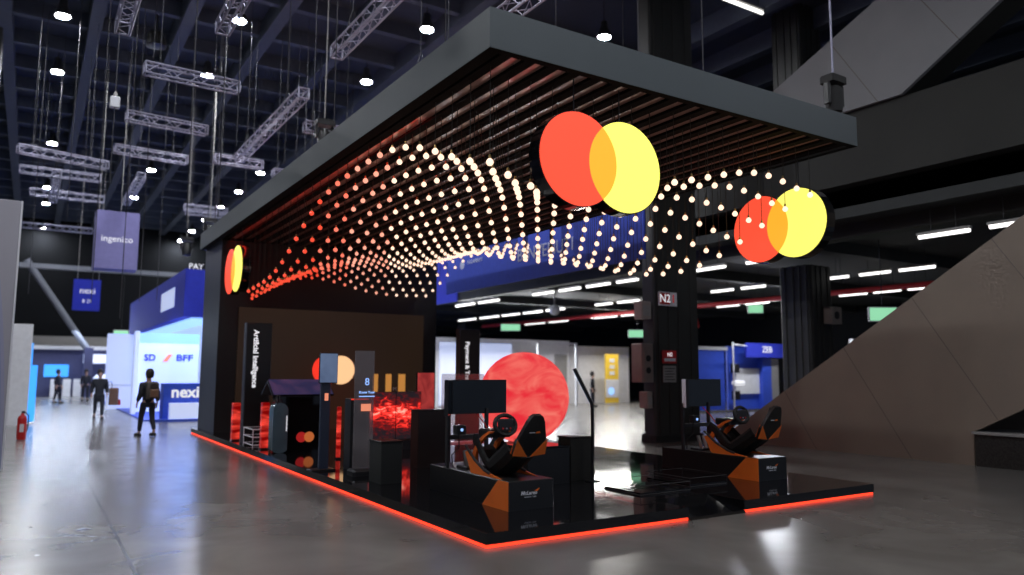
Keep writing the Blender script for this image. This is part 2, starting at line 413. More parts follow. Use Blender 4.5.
# tube lamps of the low ceiling
def tubelamp(x, y0, y1, z, label, first=[None]):
    t = thing('tube_lamp', (x, y0, z), label, 'tube lamp', 'tube lamps under the mezzanine')
    MB().box(-.06, .06, 0, y1 - y0, .03, .09).build('housing', 'grey', t)
    MB().cyl((0, .03, 0), (0, y1 - y0 - .03, 0), .05, n=8).build('tube', 'tube', t)
    for q in (.3, y1 - y0 - .3): MB().cyl((0, q, .09), (0, q, 5.36 - z), .008, n=5).build('hanger', 'darkmetal', t)
# positions measured in the hall: three rows running away from the viewer
sc = 1.085
def row(ys, x, rowname):
    for a, b in ys:
        X = -3.95 + (x + 3.95) * sc; A = -6.68 + (a + 6.68) * sc; B = -6.68 + (b + 6.68) * sc
        tubelamp(X, min(A, B), max(A, B), 1.75 + 2.75 * sc, 'white tube lamp in the %s row below the mezzanine' % rowname)
row([(7.83, 6.75), (6.1, 5.3), (1.71, .67), (.36, -.7), (21.5, 19.9), (19.6, 18.0), (15.7, 14.4), (14.1, 12.9), (12.6, 11.4), (11.1, 10.1)], 11.15, 'nearest')
row([(29.5, 27.6), (27.2, 25.3), (25, 23.4), (23.1, 21.5), (21.2, 19.8), (17.7, 16.6), (16.3, 15.0), (11.4, 10.4), (10.1, 9.1), (6.9, 6.2), (5.9, 4.95), (4.75, 3.75)], 15.6, 'middle')
row([(30, 28), (27.6, 25.8), (23.6, 21.8), (21.5, 19.9), (15.4, 14.2), (13.9, 12.7), (9.7, 8.6), (8.4, 7.4), (7.2, 6.3)], 20.25, 'farthest')
tubelamp(14.4, 9.4, 12.2, 10.0, 'long tube lamp high above the canopy beside the thick column') if False else None
t = thing('tube_lamp', (11.97, 7.34, 12.3), 'long bright tube lamp high up at the top edge beside the thick column top', 'tube lamp')
MB().cyl((0, 0, 0), (1.70, 0, 0), .05, n=8).build('tube', 'tube', t)
MB().box(0, 1.70, -.08, .08, .06, .12).build('housing', 'grey', t)
for q in (.1, .9): MB().cyl((q * 1.70, 0, .12), (q * 1.70, 0, .62), .01, n=5).build('hanger', 'darkmetal', t)

t = thing('sprinkler_pipe', (20.9, -2, 4.68), 'red sprinkler pipe running below the mezzanine ceiling', 'pipe')
MB().cyl((0, 0, 0), (0, 38, 0), .1, n=10).build('pipe_run', 'redpipe', t)
MB().tube([(0, 22.5, 0), (0, 22.6, -.25), (.0, 21.5, -.35), (0, 19.5, -.36), (0, 19.2, -.5), (0, 19.1, -.95)], .06).build('branch', 'redpipe', t)
for y in range(2, 38, 5): MB().cyl((0, y, .1), (0, y, .68), .015, n=5).build('hanger', 'darkmetal', t)
t = thing('hanging_dome_camera', (18.2, 9.9, 4.55), 'white dome camera hanging between the tube lamp rows right of the column', 'camera')
MB().sphere((0, 0, 0), .22).build('dome', 'white', t, True); MB().cyl((0, 0, .15), (0, 0, .81), .05, n=8).build('stem', 'grey', t)
t = thing('hanging_dome_camera', (13.9, 18.2, 4.25), 'white dome camera under the blue banner', 'camera')
MB().sphere((0, 0, 0), .22).build('dome', 'white', t, True); MB().cyl((0, 0, .15), (0, 0, 1.1), .05, n=8).build('stem', 'grey', t)
for (x, y, z, w, l) in [(18.5, 28.8, 4.2, 1.1, 'lit green exit sign behind the red globe'), (21.75, 22., 3.68, .95, 'lit green exit sign left of the thick dark column'),
                     (23.4, 16., 4.6, .7, 'lit green exit sign right of the thick dark column'), (15.2, 5., 3.32, .75, 'lit green exit sign just over the sloping stair cladding')]:
    t = thing('exit_sign', (x, y, z), l, 'sign', rz=-.6)
    MB().bbox(-w / 2, w / 2, 0, .08, -.2, .2, .01).build('housing', 'white', t)
    MB().box(-w / 2 + .03, w / 2 - .03, -.01, 0, -.17, .17).build('panel', 'exitgreen', t)
    MB().cyl((0, .04, .2), (0, .04, 5.36 - z), .012, n=5).build('hanger', 'darkmetal', t)
t = thing('exit_sign', (1.67, 56.2, 4.45), 'tiny green exit sign at the far end of the hall left of the blue booth', 'sign')
MB().bbox(-.5, .5, 0, .1, -.2, .25, .01).build('housing', 'white', t); MB().box(-.47, .47, -.01, 0, -.17, .2).build('panel', 'exitgreen', t)
MB().cyl((0, .05, .2), (0, .05, 8.2), .015, n=5).build('hanger', 'darkmetal', t)

# ------------------------------------------------------------------ stairs with clad sides
t = thing('staircase', (11.45, 0, 0), 'brown clad side of a staircase sloping up to the right', 'staircase')
MB().prism([(7.42, 0), (1.12, 0), (1.0, .3), (1.0, 1.19), (-.5, 1.85), (-11.8, 8.7), (-11.8, 11.92 - 0), (-.12, 4.68)], 'x', 0, .04).build('side_panel', 'clad', t) if False else None
b = MB(); b.prism([(7.43, 0), (1.02, 0), (1.0, .64), (-.6, 1.47), (-9.4, 6.8), (-9.4, 10.43), (-.12, 4.68)], 'x', 0, .045)
b.build('side_panel', 'clad', t)
b = MB(); b.prism([(7.43, 0), (1.1, 0), (1.1, .55), (-.6, 1.4), (-.6, 4.6), (-.12, 4.3)], 'x', 1.9, 1.96); b.build('side_panel', 'clad', t)
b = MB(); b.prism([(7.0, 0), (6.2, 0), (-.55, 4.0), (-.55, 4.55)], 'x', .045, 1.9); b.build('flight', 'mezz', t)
t = thing('upper_staircase', (11.38, 0, 0), 'grey clad side of an upper staircase at the top right', 'staircase')
MB().prism([(7.85, 7.67), (2.02, 7.67), (-6.76, 13.0), (-4.6, 13.0)], 'x', 0, .1).build('side_panel', 'clad2', t)
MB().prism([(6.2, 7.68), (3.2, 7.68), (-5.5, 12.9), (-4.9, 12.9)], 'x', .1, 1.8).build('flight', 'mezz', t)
t = thing('planter_box', (11.3, -3, 0), 'low black box with a pale rim under the staircase at the right edge', 'box')
MB().box(.12, 1.2, 0, 3.98, 0, .6).build('body', mat('dark_speckled_stone', (.02, .02, .018), .6, noise=.6, scale=30), t)
MB().bbox(.08, 1.25, 0, 4.02, .6, .65, .01).build('rim', 'grey', t)

# moving head lamp
t = thing('stage_spotlight', (7.5, 1.0, 5.72), 'black moving head spotlight on a thin rod above the right canopy corner', 'spotlight')
MB().bbox(-.2, .2, -.14, .14, 1.0, 1.14, .03).build('base', 'blackmatte', t)
MB().bbox(-.22, -.15, -.06, .06, .62, 1.0, .02).build('yoke_arm', 'black', t); MB().bbox(.15, .22, -.06, .06, .62, 1.0, .02).build('yoke_arm', 'black', t)
MB().lathe([(.1, .48), (.13, .5), (.15, .78), (.14, .9), (.1, .95)], n=18).build('head', 'blackmatte', t, True)
MB().cyl((0, 0, .47), (0, 0, .48), .09, n=16).build('lens', 'monitor', t)
MB().cyl((0, 0, 1.14), (0, 0, 7.0), .02, n=6).build('rod', 'alu', t)

# ------------------------------------------------------------------ trusses and cables
def truss(p0, p1, label, s=.23, drop=True):
    p0, p1 = Vector(p0), Vector(p1); L = (p1 - p0).length; d = (p1 - p0).normalized()
    t = thing('hanging_truss', p0, label, 'truss')
    w = d.cross(Vector((0, 0, 1))).normalized(); u = Vector((0, 0, 1)); h = s / 2
    cs = [w * h + u * h, -w * h + u * h, -w * h - u * h, w * h - u * h]
    for c in cs: MB().cyl(c, c + d * L, .02, n=6).build('chord', 'alu', t)
    n = max(2, round(L / (s * 1.15))); b = MB()
    for i in range(n):
        a, e = d * (L * i / n), d * (L * (i + 1) / n)
        for q in range(4):
            c, g = cs[q], cs[(q + 1) % 4]
            if i % 2: c, g = g, c
            b.cyl(a + c, e + g, .01, n=4, caps=False)
        for q in range(4):
            if i == 0: b.cyl(a + cs[q], a + cs[(q + 1) % 4], .02, n=4)
            if i == n - 1: b.cyl(e + cs[q], e + cs[(q + 1) % 4], .02, n=4)
    b.build('lattice', 'alu', t)
    if drop:
        for f in (.15, .79):
            a = d * (L * f)
            for q in (0, 1): MB().cyl(a + cs[q], a + Vector((0, 0, .55)), .008, n=4).build('sling', 'darkmetal', t)
            MB().cyl(a + Vector((0, 0, .55)), a + Vector((0, 0, 12.7 - p0.z)), .007, n=5).build('hoist_cable', 'cable', t)
    return t
truss((-2.3, 10.2, 8), (-.4, 10.3, 8), 'grey lattice truss across the upper left, nearest of three parallel ones')
truss((-2.3, 13.7, 8), (-.4, 13.9, 8), 'grey lattice truss, middle one of three parallel ones at the upper left')
truss((-2.28, 17, 8), (-.34, 17.2, 8), 'grey lattice truss, farthest of three parallel ones at the upper left')
truss((.8, 7.3, 8), (.8, 1.5, 8), 'lattice truss leaving the top edge of the view, pointing away over the canopy')
truss((.92, 16.1, 8), (.92, 9.8, 8), 'long sloping looking lattice truss that ends in a T near the canopy')
truss((.3, 16.5, 8), (1.7, 16.5, 8), 'short lattice crosspiece at the low end of the long truss')
truss((-1.33, 7.4, 8), (-1.33, 3.5, 8), 'lattice truss end beside the top lamp')
truss((-2.88, 8.4, 8), (-2.88, 4, 8), 'narrow pointed looking truss end at the top of the view')
truss((2.33, 7.6, 7.6), (2.33, 1.5, 7.6), 'lattice truss lying close over the long canopy edge')
truss((-4.6, 18.5, 8), (-2.3, 19.2, 8), 'near truss of the crossed cluster at the left')
truss((-4.6, 22, 8.2), (-2.3, 22, 8.2), 'upper back truss of the crossed cluster at the left')
truss((-4.3, 24.5, 8), (-2.0, 24.5, 8), 'lower back truss of the crossed cluster at the left')
truss((-3.6, 24.1, 7.72), (-3.6, 19.9, 7.72), 'truss pointing away in the middle of the crossed cluster')
truss((-1.25, 24.5, 8), (-1.25, 20, 8), 'short sloping looking truss beside the far lamp')
truss((.5, 22.8, 7.7), (2, 22.8, 7.7), 'far short truss above the left end of the canopy, front one')
truss((.9, 25, 8), (2.4, 25, 8), 'far short truss above the left end of the canopy, rear one')
truss((1.2, 10.6, 7.5), (2.5, 10.6, 7.5), 'short truss beside the spotlight cluster over the canopy')
truss((2.1, 16.8, 7.9), (3.0, 16.8, 7.9), 'small truss piece half way along the canopy edge')
truss((-4.7, 32, 8), (-1.9, 32, 8), 'far truss low over the left panels')
for x, y, z0 in [(-4.1, 20, 4), (-2.67, 16, 3.5), (-2.8, 10.3, 5.5), (-2.15, 14, 3), (-1.53, 16, 3.6), (-.6, 20, 4), (-1.22, 11, 5), (.05, 14.6, 5.7), (-.95, 9, 4.8), (-.87, 8, 6),
                 (1.56, 18, 6), (1.25, 12.4, 7), (2.84, 16, 7.2), (3.89, 18, 7.6), (.35, 6, 6), (5.8, 20, 8), (2.6, 6.0, 5.67), (1.0, 3.0, 5.67), (3.2, 1.2, 5.67), (4.2, .9, 5.67), (5.2, 6, 5.67), (0.9, 9, 5.67), (-3.3, 18, 6), (0.3, 17, 5.6)]:
    tag(MB().cyl((0, 0, 0), (0, 0, 12.8 - z0), .01, n=5).build('hanging_cable', 'cable', loc=(x, y, z0)), 'thin pale cable hanging straight down from the hall ceiling', 'cable', 'cables hanging from the hall ceiling')
t = thing('junction_box', (-2.8, 10.3, 5.3 + 1.9), 'small white box hanging on a cable at the upper left', 'box')
MB().bbox(-.09, .09, -.09, .09, -.12, .1, .02).build('body', 'white', t); MB().cyl((0, 0, .1), (0, 0, .22), .05, .02, n=10).build('cap', 'grey', t)
t = thing('hanging_loudspeaker', (-1.28, 17.9, 11.6), 'black loudspeaker cluster hanging under the hall ceiling at the upper left', 'loudspeaker')
MB().lathe([(.1, .45), (.25, .4), (.28, .2), (.3, 0), (.22, -.03)][::-1], n=18).build('horn', 'black', t, True); MB().cyl((0, 0, .4), (0, 0, 1.46), .03, n=6).build('rod', 'darkmetal', t)
def chain_hoist(x, y, z, label, rod=True):
    t = thing('spotlight_cluster', (x, y, z), label, 'spotlight')
    MB().bbox(-.22, .22, -.16, .16, .35, .5, .03).build('base', 'black', t)
    MB().bbox(-.22, -.16, -.06, .06, .05, .36, .02).build('yoke_arm', 'black', t); MB().bbox(.16, .22, -.06, .06, .05, .36, .02).build('yoke_arm', 'black', t)
    MB().lathe([(.1, -.2), (.15, -.16), (.17, .1), (.13, .26)], n=14).build('head', 'black', t, True)
    MB().cyl((0, 0, .5), (0, 0, 12.7 - z), .015, n=5).build('rod', 'grey', t)
chain_hoist(1.55, 10.2, 7.1, 'black spotlight hanging beside the short truss over the canopy')
chain_hoist(1.15, 21.3, 6.6, 'black spotlight low over the left canopy corner, nearer one')
chain_hoist(.75, 23.4, 6.2, 'black spotlight low over the left canopy corner, farther one')

# ------------------------------------------------------------------ the stand
W, Ln = 6.55, 16.3
st = thing('stage_platform', (0, 0, 0), 'glossy black stage platform with red light along its foot', 'platform')
b = MB(); b.bbox(0, 2.8, 0, Ln, .035, .15, .0012); b.build('deck', 'blackgloss', st)
MB().bbox(2.8, 3.78, .62, Ln, .035, .15, .0012).build('deck', 'blackgloss', st)
MB().bbox(3.78, W, 0, Ln, .035, .15, .0012).build('deck', 'blackgloss', st)
MB().prism([(-.02, 0), (.62, 0), (.62, .148), (.0, .03)], 'x', 2.8, 3.78).build('ramp', 'blackgloss', st)
MB().box(.05, W - .05, .65, Ln - .05, 0, .035).build('foot', 'blackmatte', st)
b = MB(); b.box(.012, .05, .012, Ln, .002, .028); b.build('led_strip', 'led', st)
MB().box(.05, 2.8, .012, .05, .002, .028).build('led_strip', 'led', st)
MB().box(3.78, W - .01, .012, .05, .002, .028).build('led_strip', 'led', st)

# rear wall block of the stand
t = thing('booth_wall', (0, 0, .15), 'tall black back wall of the stand with a wide brown screen', 'wall')
b = MB(); b.box(.17, W - .05, 14.1, 16.25, 0, 5.05); b.build('wall_block', 'wallblack', t)
MB().box(.16, .17, 14.1, 16.25, 0, 5.05).build('side_cladding', 'wallside', t)
MB().box(.66, 6.05, 14.05, 14.1, .0, 3.28).build('screen', 'brownscreen', t)
def disc(name, c, r, y0, y1, m, par, n=48):
    return MB().cyl((c[0], y0, c[1]), (c[0], y1, c[1]), r, n=n).build(name, m, par)
disc('red_circle', (3.08, 1.63), .4, 14.045, 14.05, 'wallred', t)
disc('peach_circle', (3.5, 1.63), .4, 14.04, 14.045, 'wallpeach', t)
for x, e in ((4.47, 4.62), (4.86, 5.04), (5.26, 5.48)):
    MB().box(x, e, 14.04, 14.05, 1.0, 1.52).build('amber_bar', 'stripeorange', t)
text_mesh('lettering', 'M', .16, 'white', t, (5.15, 14.04, 1.08), FY)

# canopy
rf = thing('canopy', (0, 0, 0), 'huge grey edged canopy with timber slats over the stand', 'canopy')
MB().box(0, W, 0, .1, 5.206, 5.66).build('fascia', 'fascia', rf)
MB().box(0, .1, .1, Ln, 5.206, 5.66).build('fascia', 'fascia', rf)
MB().box(W - .1, W, .1, Ln, 5.206, 5.66).build('fascia', 'fascia', rf)
MB().box(.1, W - .1, Ln - .1, Ln, 5.206, 5.66).build('fascia', 'fascia', rf)
MB().box(.1, W - .1, .1, Ln - .1, 5.262, 5.64).build('ceiling_board', 'board', rf)
MB().box(.1, .17, .1, Ln - .1, 5.21, 5.262).build('slat', 'slat', rf)
for q in ((.004, W - .004, .004, .1), (.004, .1, .1, Ln - .004), (W - .1, W - .004, .1, Ln - .004)): MB().box(*q, 5.2, 5.206).build('dark_underside', 'slat', rf)  # added black strips keep the fascia underside dark
for i in range(0, 20):
    x = .295 + .3177 * i
    MB().box(x - .07, x + .07, .1, Ln - .1, 5.222, 5.262).build('slat', 'slat', rf)
MB().box(.366, .38, 2.6, 14.0, 5.243, 5.261).build('red_fill_strip', 'redfill', rf)  # added strip tucked behind the first slat to redden the ceiling board

# the two overlapping circle signs
def logo(loc, rz, label):
    t = thing('hanging_logo_sign', loc, label, 'sign', rz=rz)       # faces local -Y
    r = .57; d = .35
    disc('drum', (-d, 0), r, .0, .2, 'blackgloss', t); disc('drum', (d, 0), r, .0, .2, 'blackgloss', t)
    n = 40
    a0 = math.acos(d / r)
    def arc(cx, s, e, m): return [(cx + (r - .012) * math.cos(s + (e - s) * i / m), (r - .012) * math.sin(s + (e - s) * i / m)) for i in range(m + 1)]
    MB().prism(arc(-d, a0, 2 * PI - a0, n)[:] + arc(d, PI + a0, PI - a0, 20)[1:-1], 'y', -.012, 0).build('red_face', 'logored', t)
    MB().prism(arc(d, -PI + a0, PI - a0, n) + arc(-d, a0, -a0, 20)[1:-1], 'y', -.012, 0).build('yellow_face', 'logoyellow', t)
    MB().prism(arc(-d, -a0, a0, 20) + arc(d, PI - a0, PI + a0, 20)[1:-1], 'y', -.013, 0).build('orange_face', 'logoorange', t)
    for x in (-d, d): MB().cyl((x, .1, r - .01), (x, .1, 5.22 - loc[2]), .008, n=5).build('wire', 'darkmetal', t)
    return t
logo((1.655, .15, 4.215), 0, 'big red and yellow two circle sign hanging at the front of the canopy')
logo((6.32, 1.33, 4.155), -PI / 2, 'red and yellow two circle sign hanging at the right canopy end behind bulbs')
logo((.14, 12.5, 4.2), -PI / 2, 'red and yellow two circle sign seen almost edge on at the far left canopy end')

# pendant bulbs: a wave surface on a regular grid
WV = [4.2746, 0.0176, -0.1189, 0.0775, -0.01, 0.0353, -0.033, 0.0206, -0.0153, 0.3577, -0.159, -0.3866, -0.058, -0.0569, -0.0352, -0.0448, -0.0161, 0.1192, -0.1152, 0.0115, -0.0162, 0.022, 0.0029, 0.0041, -0.0293, 0.1764, 0.0252, -0.0109, -0.0158, -0.0087, -0.0088, 0.0094, -0.0024, 0.0104, -0.0042, 0.0197, 0.0066, 0.0006, -0.0072, -0.0114, 0.0077, 0.0134, 0.0088, 0.0097, 0.0084, 0.004, 0.0004, 0.0028]
def wave(i, j):
    x = (i + 1) / 20.; y = (j + 1) / 31.
    return sum(WV[m * 8 + n] * math.cos(m * PI * x) * math.cos(n * PI * y) for m in range(6) for n in range(8))
spots = []
for i in range(19):
    for j in range(30):
        if i == 0 and j > 24 or i == 1 and j > 26: continue
        x, y, z = .295 + .3177 * i, .48 + .461 * j, wave(i, j)
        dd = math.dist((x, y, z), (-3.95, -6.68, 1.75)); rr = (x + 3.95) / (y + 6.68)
        tone = 'deep' if rr < .325 else 'red' if rr < .365 else 'salmon' if rr < .425 else 'peach'  # red light on the left bulbs put into their glow, graded by view angle
        # keep clear of the hanging signs
        if y < .6 and .5 < x < 2.85 and z < 4.75 and z > 3.7: y += .12
        spots.append((dd, x, y, z, tone, i, j))
spots.sort()
def bulb_mb(b, c, r=.043):
    b.lathe([(.001, -r), (.6 * r, -.8 * r), (.95 * r, -.32 * r), (r, 0), (.92 * r, .4 * r), (.62 * r, .8 * r), (.36 * r, 1.05 * r)], c, 14 if r > .04 else 8)
prot = {}
lab = {'deep': 'globe bulb, deep red light painted into its glow, on a thin cord toward the far left of the canopy', 'red': 'globe bulb, salmon red light painted into its glow, on a thin cord beside the deep red ones', 'salmon': 'globe bulb, pale pink light painted into its glow, on a thin cord between the salmon and the peach ones',
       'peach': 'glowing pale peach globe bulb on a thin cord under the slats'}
cordmesh = None
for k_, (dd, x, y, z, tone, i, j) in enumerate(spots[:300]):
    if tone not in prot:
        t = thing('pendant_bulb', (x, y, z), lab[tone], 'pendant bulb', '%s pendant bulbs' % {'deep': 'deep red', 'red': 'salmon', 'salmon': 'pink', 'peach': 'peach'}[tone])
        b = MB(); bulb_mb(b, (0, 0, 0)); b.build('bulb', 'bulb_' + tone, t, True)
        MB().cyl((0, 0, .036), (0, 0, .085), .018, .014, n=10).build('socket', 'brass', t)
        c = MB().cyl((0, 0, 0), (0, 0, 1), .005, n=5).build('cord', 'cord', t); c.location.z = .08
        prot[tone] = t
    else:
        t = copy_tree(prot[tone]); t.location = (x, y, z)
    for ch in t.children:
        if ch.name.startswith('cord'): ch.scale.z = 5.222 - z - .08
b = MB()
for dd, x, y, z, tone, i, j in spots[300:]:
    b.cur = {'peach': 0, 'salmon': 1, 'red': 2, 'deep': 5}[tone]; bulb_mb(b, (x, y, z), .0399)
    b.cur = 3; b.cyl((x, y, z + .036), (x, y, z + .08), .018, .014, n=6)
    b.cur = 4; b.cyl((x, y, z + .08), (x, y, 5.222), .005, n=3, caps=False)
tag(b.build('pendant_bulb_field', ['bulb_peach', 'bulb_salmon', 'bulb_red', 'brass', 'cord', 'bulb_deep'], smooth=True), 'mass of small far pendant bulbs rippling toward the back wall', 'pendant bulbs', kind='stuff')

# ------------------------------------------------------------------ racing simulators
def simulator():
    t = thing('racing_simulator', (.81, .87, .15), 'black and orange racing simulator near the stage corner', 'racing simulator', 'racing simulators on the stage')
    b = MB().bbox(0, .64, 0, 2.04, 0, .335, .008); base = b.build('base', 'black', t)
    MB().prism([(.004, .0), (.6, .0), (.23, .332), (.004, .332)], 'x', -.004, .0).build('orange_patch', 'orange', base)
    MB().prism([(.1, 0), (.0, .0)], 'x', -.001, 0) if False else None
    lg = text_mesh('maker_lettering', 'McLaren', .062, 'white', base, (.28, -.003, .19), FY, .002, shear=.25, bold=.001, sx=1.05)
    MB().prism([(.405, .205), (.43, .24), (.385, .222), (.36, .21)], 'y', -.005, -.001).build('swoosh', 'orange', base)
    text_mesh('maker_lettering', 'FORMULA 1 TEAM', .02, 'white', base, (.3, -.003, .145), FY, .002)
    # seat: bucket swept along a reclined profile
    prof = [(1.12, .66, .15), (1.0, .62, .17), (.86, .5, .185), (.72, .4, .195), (.58, .375, .2), (.44, .45, .2), (.28, .54, .2), (.13, .64, .2)]
    b = MB(); v = []; f = []
    cs = [(-1, .16), (-.97, .08), (-.72, .0), (-.3, -.03), (.3, -.03), (.72, 0), (.97, .08), (1, .16)]
    P2 = []
    for i, (y, z, w) in enumerate(prof):
        a = prof[max(i - 1, 0)]; c = prof[min(i + 1, len(prof) - 1)]
        ty, tz = c[0] - a[0], c[1] - a[1]; l = math.hypot(ty, tz); ny, nz = -tz / l, ty / l      # normal
        if nz < 0 and i < 4: ny, nz = -ny, -nz
        if i >= 4: ny, nz = (tz / l, -ty / l) if tz / l > 0 else (-tz / l, ty / l)
        P2.append((y, z, w, ny, nz))
    for off in (0, -.035):
        for (y, z, w, ny, nz) in P2:
            for u, h in cs: v.append((.3 + u * (w + (-off) * .3), y + ny * (h + off), z + nz * (h + off)))
    n = len(cs); R = len(P2); K = n * R
    for i in range(R - 1):
        for q in range(n - 1):
            a = i * n + q; f.append((a, a + 1, a + n + 1, a + n)); f.append((K + a, K + a + n, K + a + n + 1, K + a + 1))
        f.append((i * n, (i + 1) * n, K + (i + 1) * n, K + i * n)); a = i * n + n - 1; f.append((a, K + a, K + a + n, a + n))
    f.append(tuple(range(n)) + tuple(K + q for q in range(n - 1, -1, -1))); o = (R - 1) * n
    f.append(tuple(o + q for q in range(n - 1, -1, -1)) + tuple(K + o + q for q in range(n)))
    b.add(v, f); seat = b.build('seat', 'rubber', t)
    # back rest: kite shaped shell leaning back, orange lower corners
    def tilt(pts):                                         # (x, s) on the inclined back plane -> 3D
        return [(.34 + x, .05 - s * .38, .71 + s * .88) for x, s in pts]
    def slab(pts, th, off=0):
        A = tilt(pts); nn = Vector((0, .88, .38)).normalized()
        n = len(A); v = [Vector(p) + nn * (off) for p in A] + [Vector(p) + nn * (off + th) for p in A]
        return MB().add(v, [tuple(range(n - 1, -1, -1)), tuple(range(n, 2 * n))] + [(i, (i + 1) % n, n + (i + 1) % n, n + i) for i in range(n)])
    back = slab([(-.22, -.1), (-.1, -.13), (.1, -.13), (.22, -.1), (.225, .06), (.2, .1), (.12, .34), (.08, .41), (.05, .43), (-.05, .43), (-.08, .41), (-.12, .34), (-.2, .1), (-.225, .06)], .05).build('backrest', 'black', t)
    for s in (-1, 1):
        for off in (.051, -.006): slab([(s * .232, -.105), (s * .02, -.13), (s * .215, .11)], .006, off).build('orange_corner', 'orange', back)
    slab([(-.07, .24), (.07, .24), (.07, .38), (-.07, .38)], .04, .05).build('headrest', 'rubber', back)
    slab([(-.07, .195), (.01, .195), (.01, .207), (-.07, .207)], .004, -.005).build('logo_stripe', 'white', back)
    slab([(.02, .19), (.09, .195), (.07, .22), (.03, .21)], .004, -.005).build('logo_swoosh', 'orange', back)
    # side bolsters and orange sweep
    for x in (.03, .55):
        MB().prism([(1.1, .58), (.94, .335), (.22, .335), (.5, .375), (.8, .45), (1.02, .6)], 'x', x, x + .02).build('side_fin', 'orange', t)
        MB().tube([(x + .01, 1.1, .66), (x + .01, .86, .5), (x + .01, .62, .4), (x + .01, .48, .37)], .018).build('seat_rail', 'darkmetal', t)
    b = MB()
    for s in (.16, .44):
        pts = [(.66, .86), (.8, .8), (.96, .7), (1.06, .56), (1.08, .44), (1.02, .335)]
        ww = .045; q = [(y - ww, z) for y, z in pts] + [(y + ww, z) for y, z in pts[::-1]]
        b.prism(q, 'x', s - .02, s + .02)
    b.build('wheel_arch', 'orange', t)
    MB().bbox(.15, .45, .66, .98, .78, .88, .02).build('wheel_base', 'black', t)
    wh = MB(); c = Vector((.3, .56, .94)); 
    ring = [(.3 + .15 * math.cos(a), .56 + .03 * math.sin(a), .94 + .12 * math.sin(a)) for a in [PI * 2 * i / 24 for i in range(25)]]
    wh.tube(ring[2:11], .026); wh.tube(ring[14:23], .026)
    wh.tube(ring[9:16], .028); wh.tube(ring[21:25] + ring[1:4], .028)
    steer = wh.build('steering_wheel', 'rubber', t, True)
    MB().bbox(.19, .41, .53, .575, .87, 1.02, .03).build('display_hub', 'darkmetal', steer)
    for a in (.245, .3, .355): MB().cyl((a, .52, .9), (a, .53, .9), .012, n=8).build('knob', 'red' if a != .3 else 'chrome', steer)
    MB().cyl((.3, .575, .93), (.3, .7, .86), .03, n=12).build('shaft', 'darkmetal', steer)
    # pedals
    pd = MB().bbox(.12, .48, 1.22, 1.5, .335, .37, .01).build('pedal_plate', 'darkmetal', t)
    for x in (.18, .3, .42): MB().prism([(1.3, .37), (1.32, .37), (1.38, .56), (1.36, .57)], 'x', x - .03, x + .03).build('pedal', 'chrome', pd)
    # monitor on its post
    for x in (-.02, .58): MB().bbox(x, x + .04, 1.5, 1.56, .335, 1.1, .005).build('post', 'darkmetal', t)
    MB().bbox(.0, .6, 1.5, 1.57, .7, .76, .01).build('crossbar', 'darkmetal', t)
    for x0, y0, x1, y1 in ((-.16, 1.22, .06, 1.53), (.06, 1.53, .92, 1.53)):
        d = Vector((x1 - x0, y1 - y0, 0)); l = d.length; d.normalize(); nn = Vector((-d.y, d.x, 0))
        A = Vector((x0, y0, 1.03)); B = A + d * l
        v = []
        for p in (A, B):
            for q in (p, p + nn * .05): v += [q, q + Vector((0, 0, .46))]
        mon = MB().add(v, [(0, 1, 3, 2), (4, 6, 7, 5), (0, 4, 5, 1), (2, 3, 7, 6), (0, 2, 6, 4), (1, 5, 7, 3)]).build('monitor', 'black', t)
        v2 = [A + d * .012 - nn * .003 + Vector((0, 0, .012)), A + d * .012 - nn * .003 + Vector((0, 0, .448)), B - d * .012 - nn * .003 + Vector((0, 0, .448)), B - d * .012 - nn * .003 + Vector((0, 0, .012))]
        v2 += [p + nn * .003 for p in v2]
        MB().add(v2, [(0, 1, 2, 3), (7, 6, 5, 4), (0, 4, 5, 1), (1, 5, 6, 2), (2, 6, 7, 3), (3, 7, 4, 0)]).build('screen', 'monitor', mon)
    # controller boxes, cables
    MB().bbox(.02, .16, 1.3, 1.42, .78, .9, .01).build('button_box', 'black', t)
    MB().cyl((.09, 1.3, .84), (.09, 1.29, .84), .02, n=10).build('button', 'textblue', t)
    MB().tube([(.1, 1.4, .78), (.12, 1.42, .6), (.05, 1.5, .5), (.1, 1.55, .34)], .008, 6).build('cable', 'rubber', t)
    MB().tube([(.45, .98, .82), (.5, 1.2, .7), (.5, 1.4, .9), (.45, 1.52, 1.02)], .008, 6).build('cable', 'red', t)
    return t
s1 = simulator()
s2 = copy_tree(s1); s2.location = (5.27, 1.0, .15); s2['label'] = 'black and orange racing simulator at the right end of the stage, before the stair cladding'

# ------------------------------------------------------------------ LED globe
t = thing('led_globe', (5.38, 7.5, .15), 'large glowing red picture globe standing on the stage', 'globe')
MB().sphere((0, 0, 1.04), 1.0, 48, 32).build('globe_surface', 'sphere', t, True)
MB().lathe([(.55, 0), (.55, .05), (.3, .09), (.28, .13)], n=32).build('foot', 'black', t)

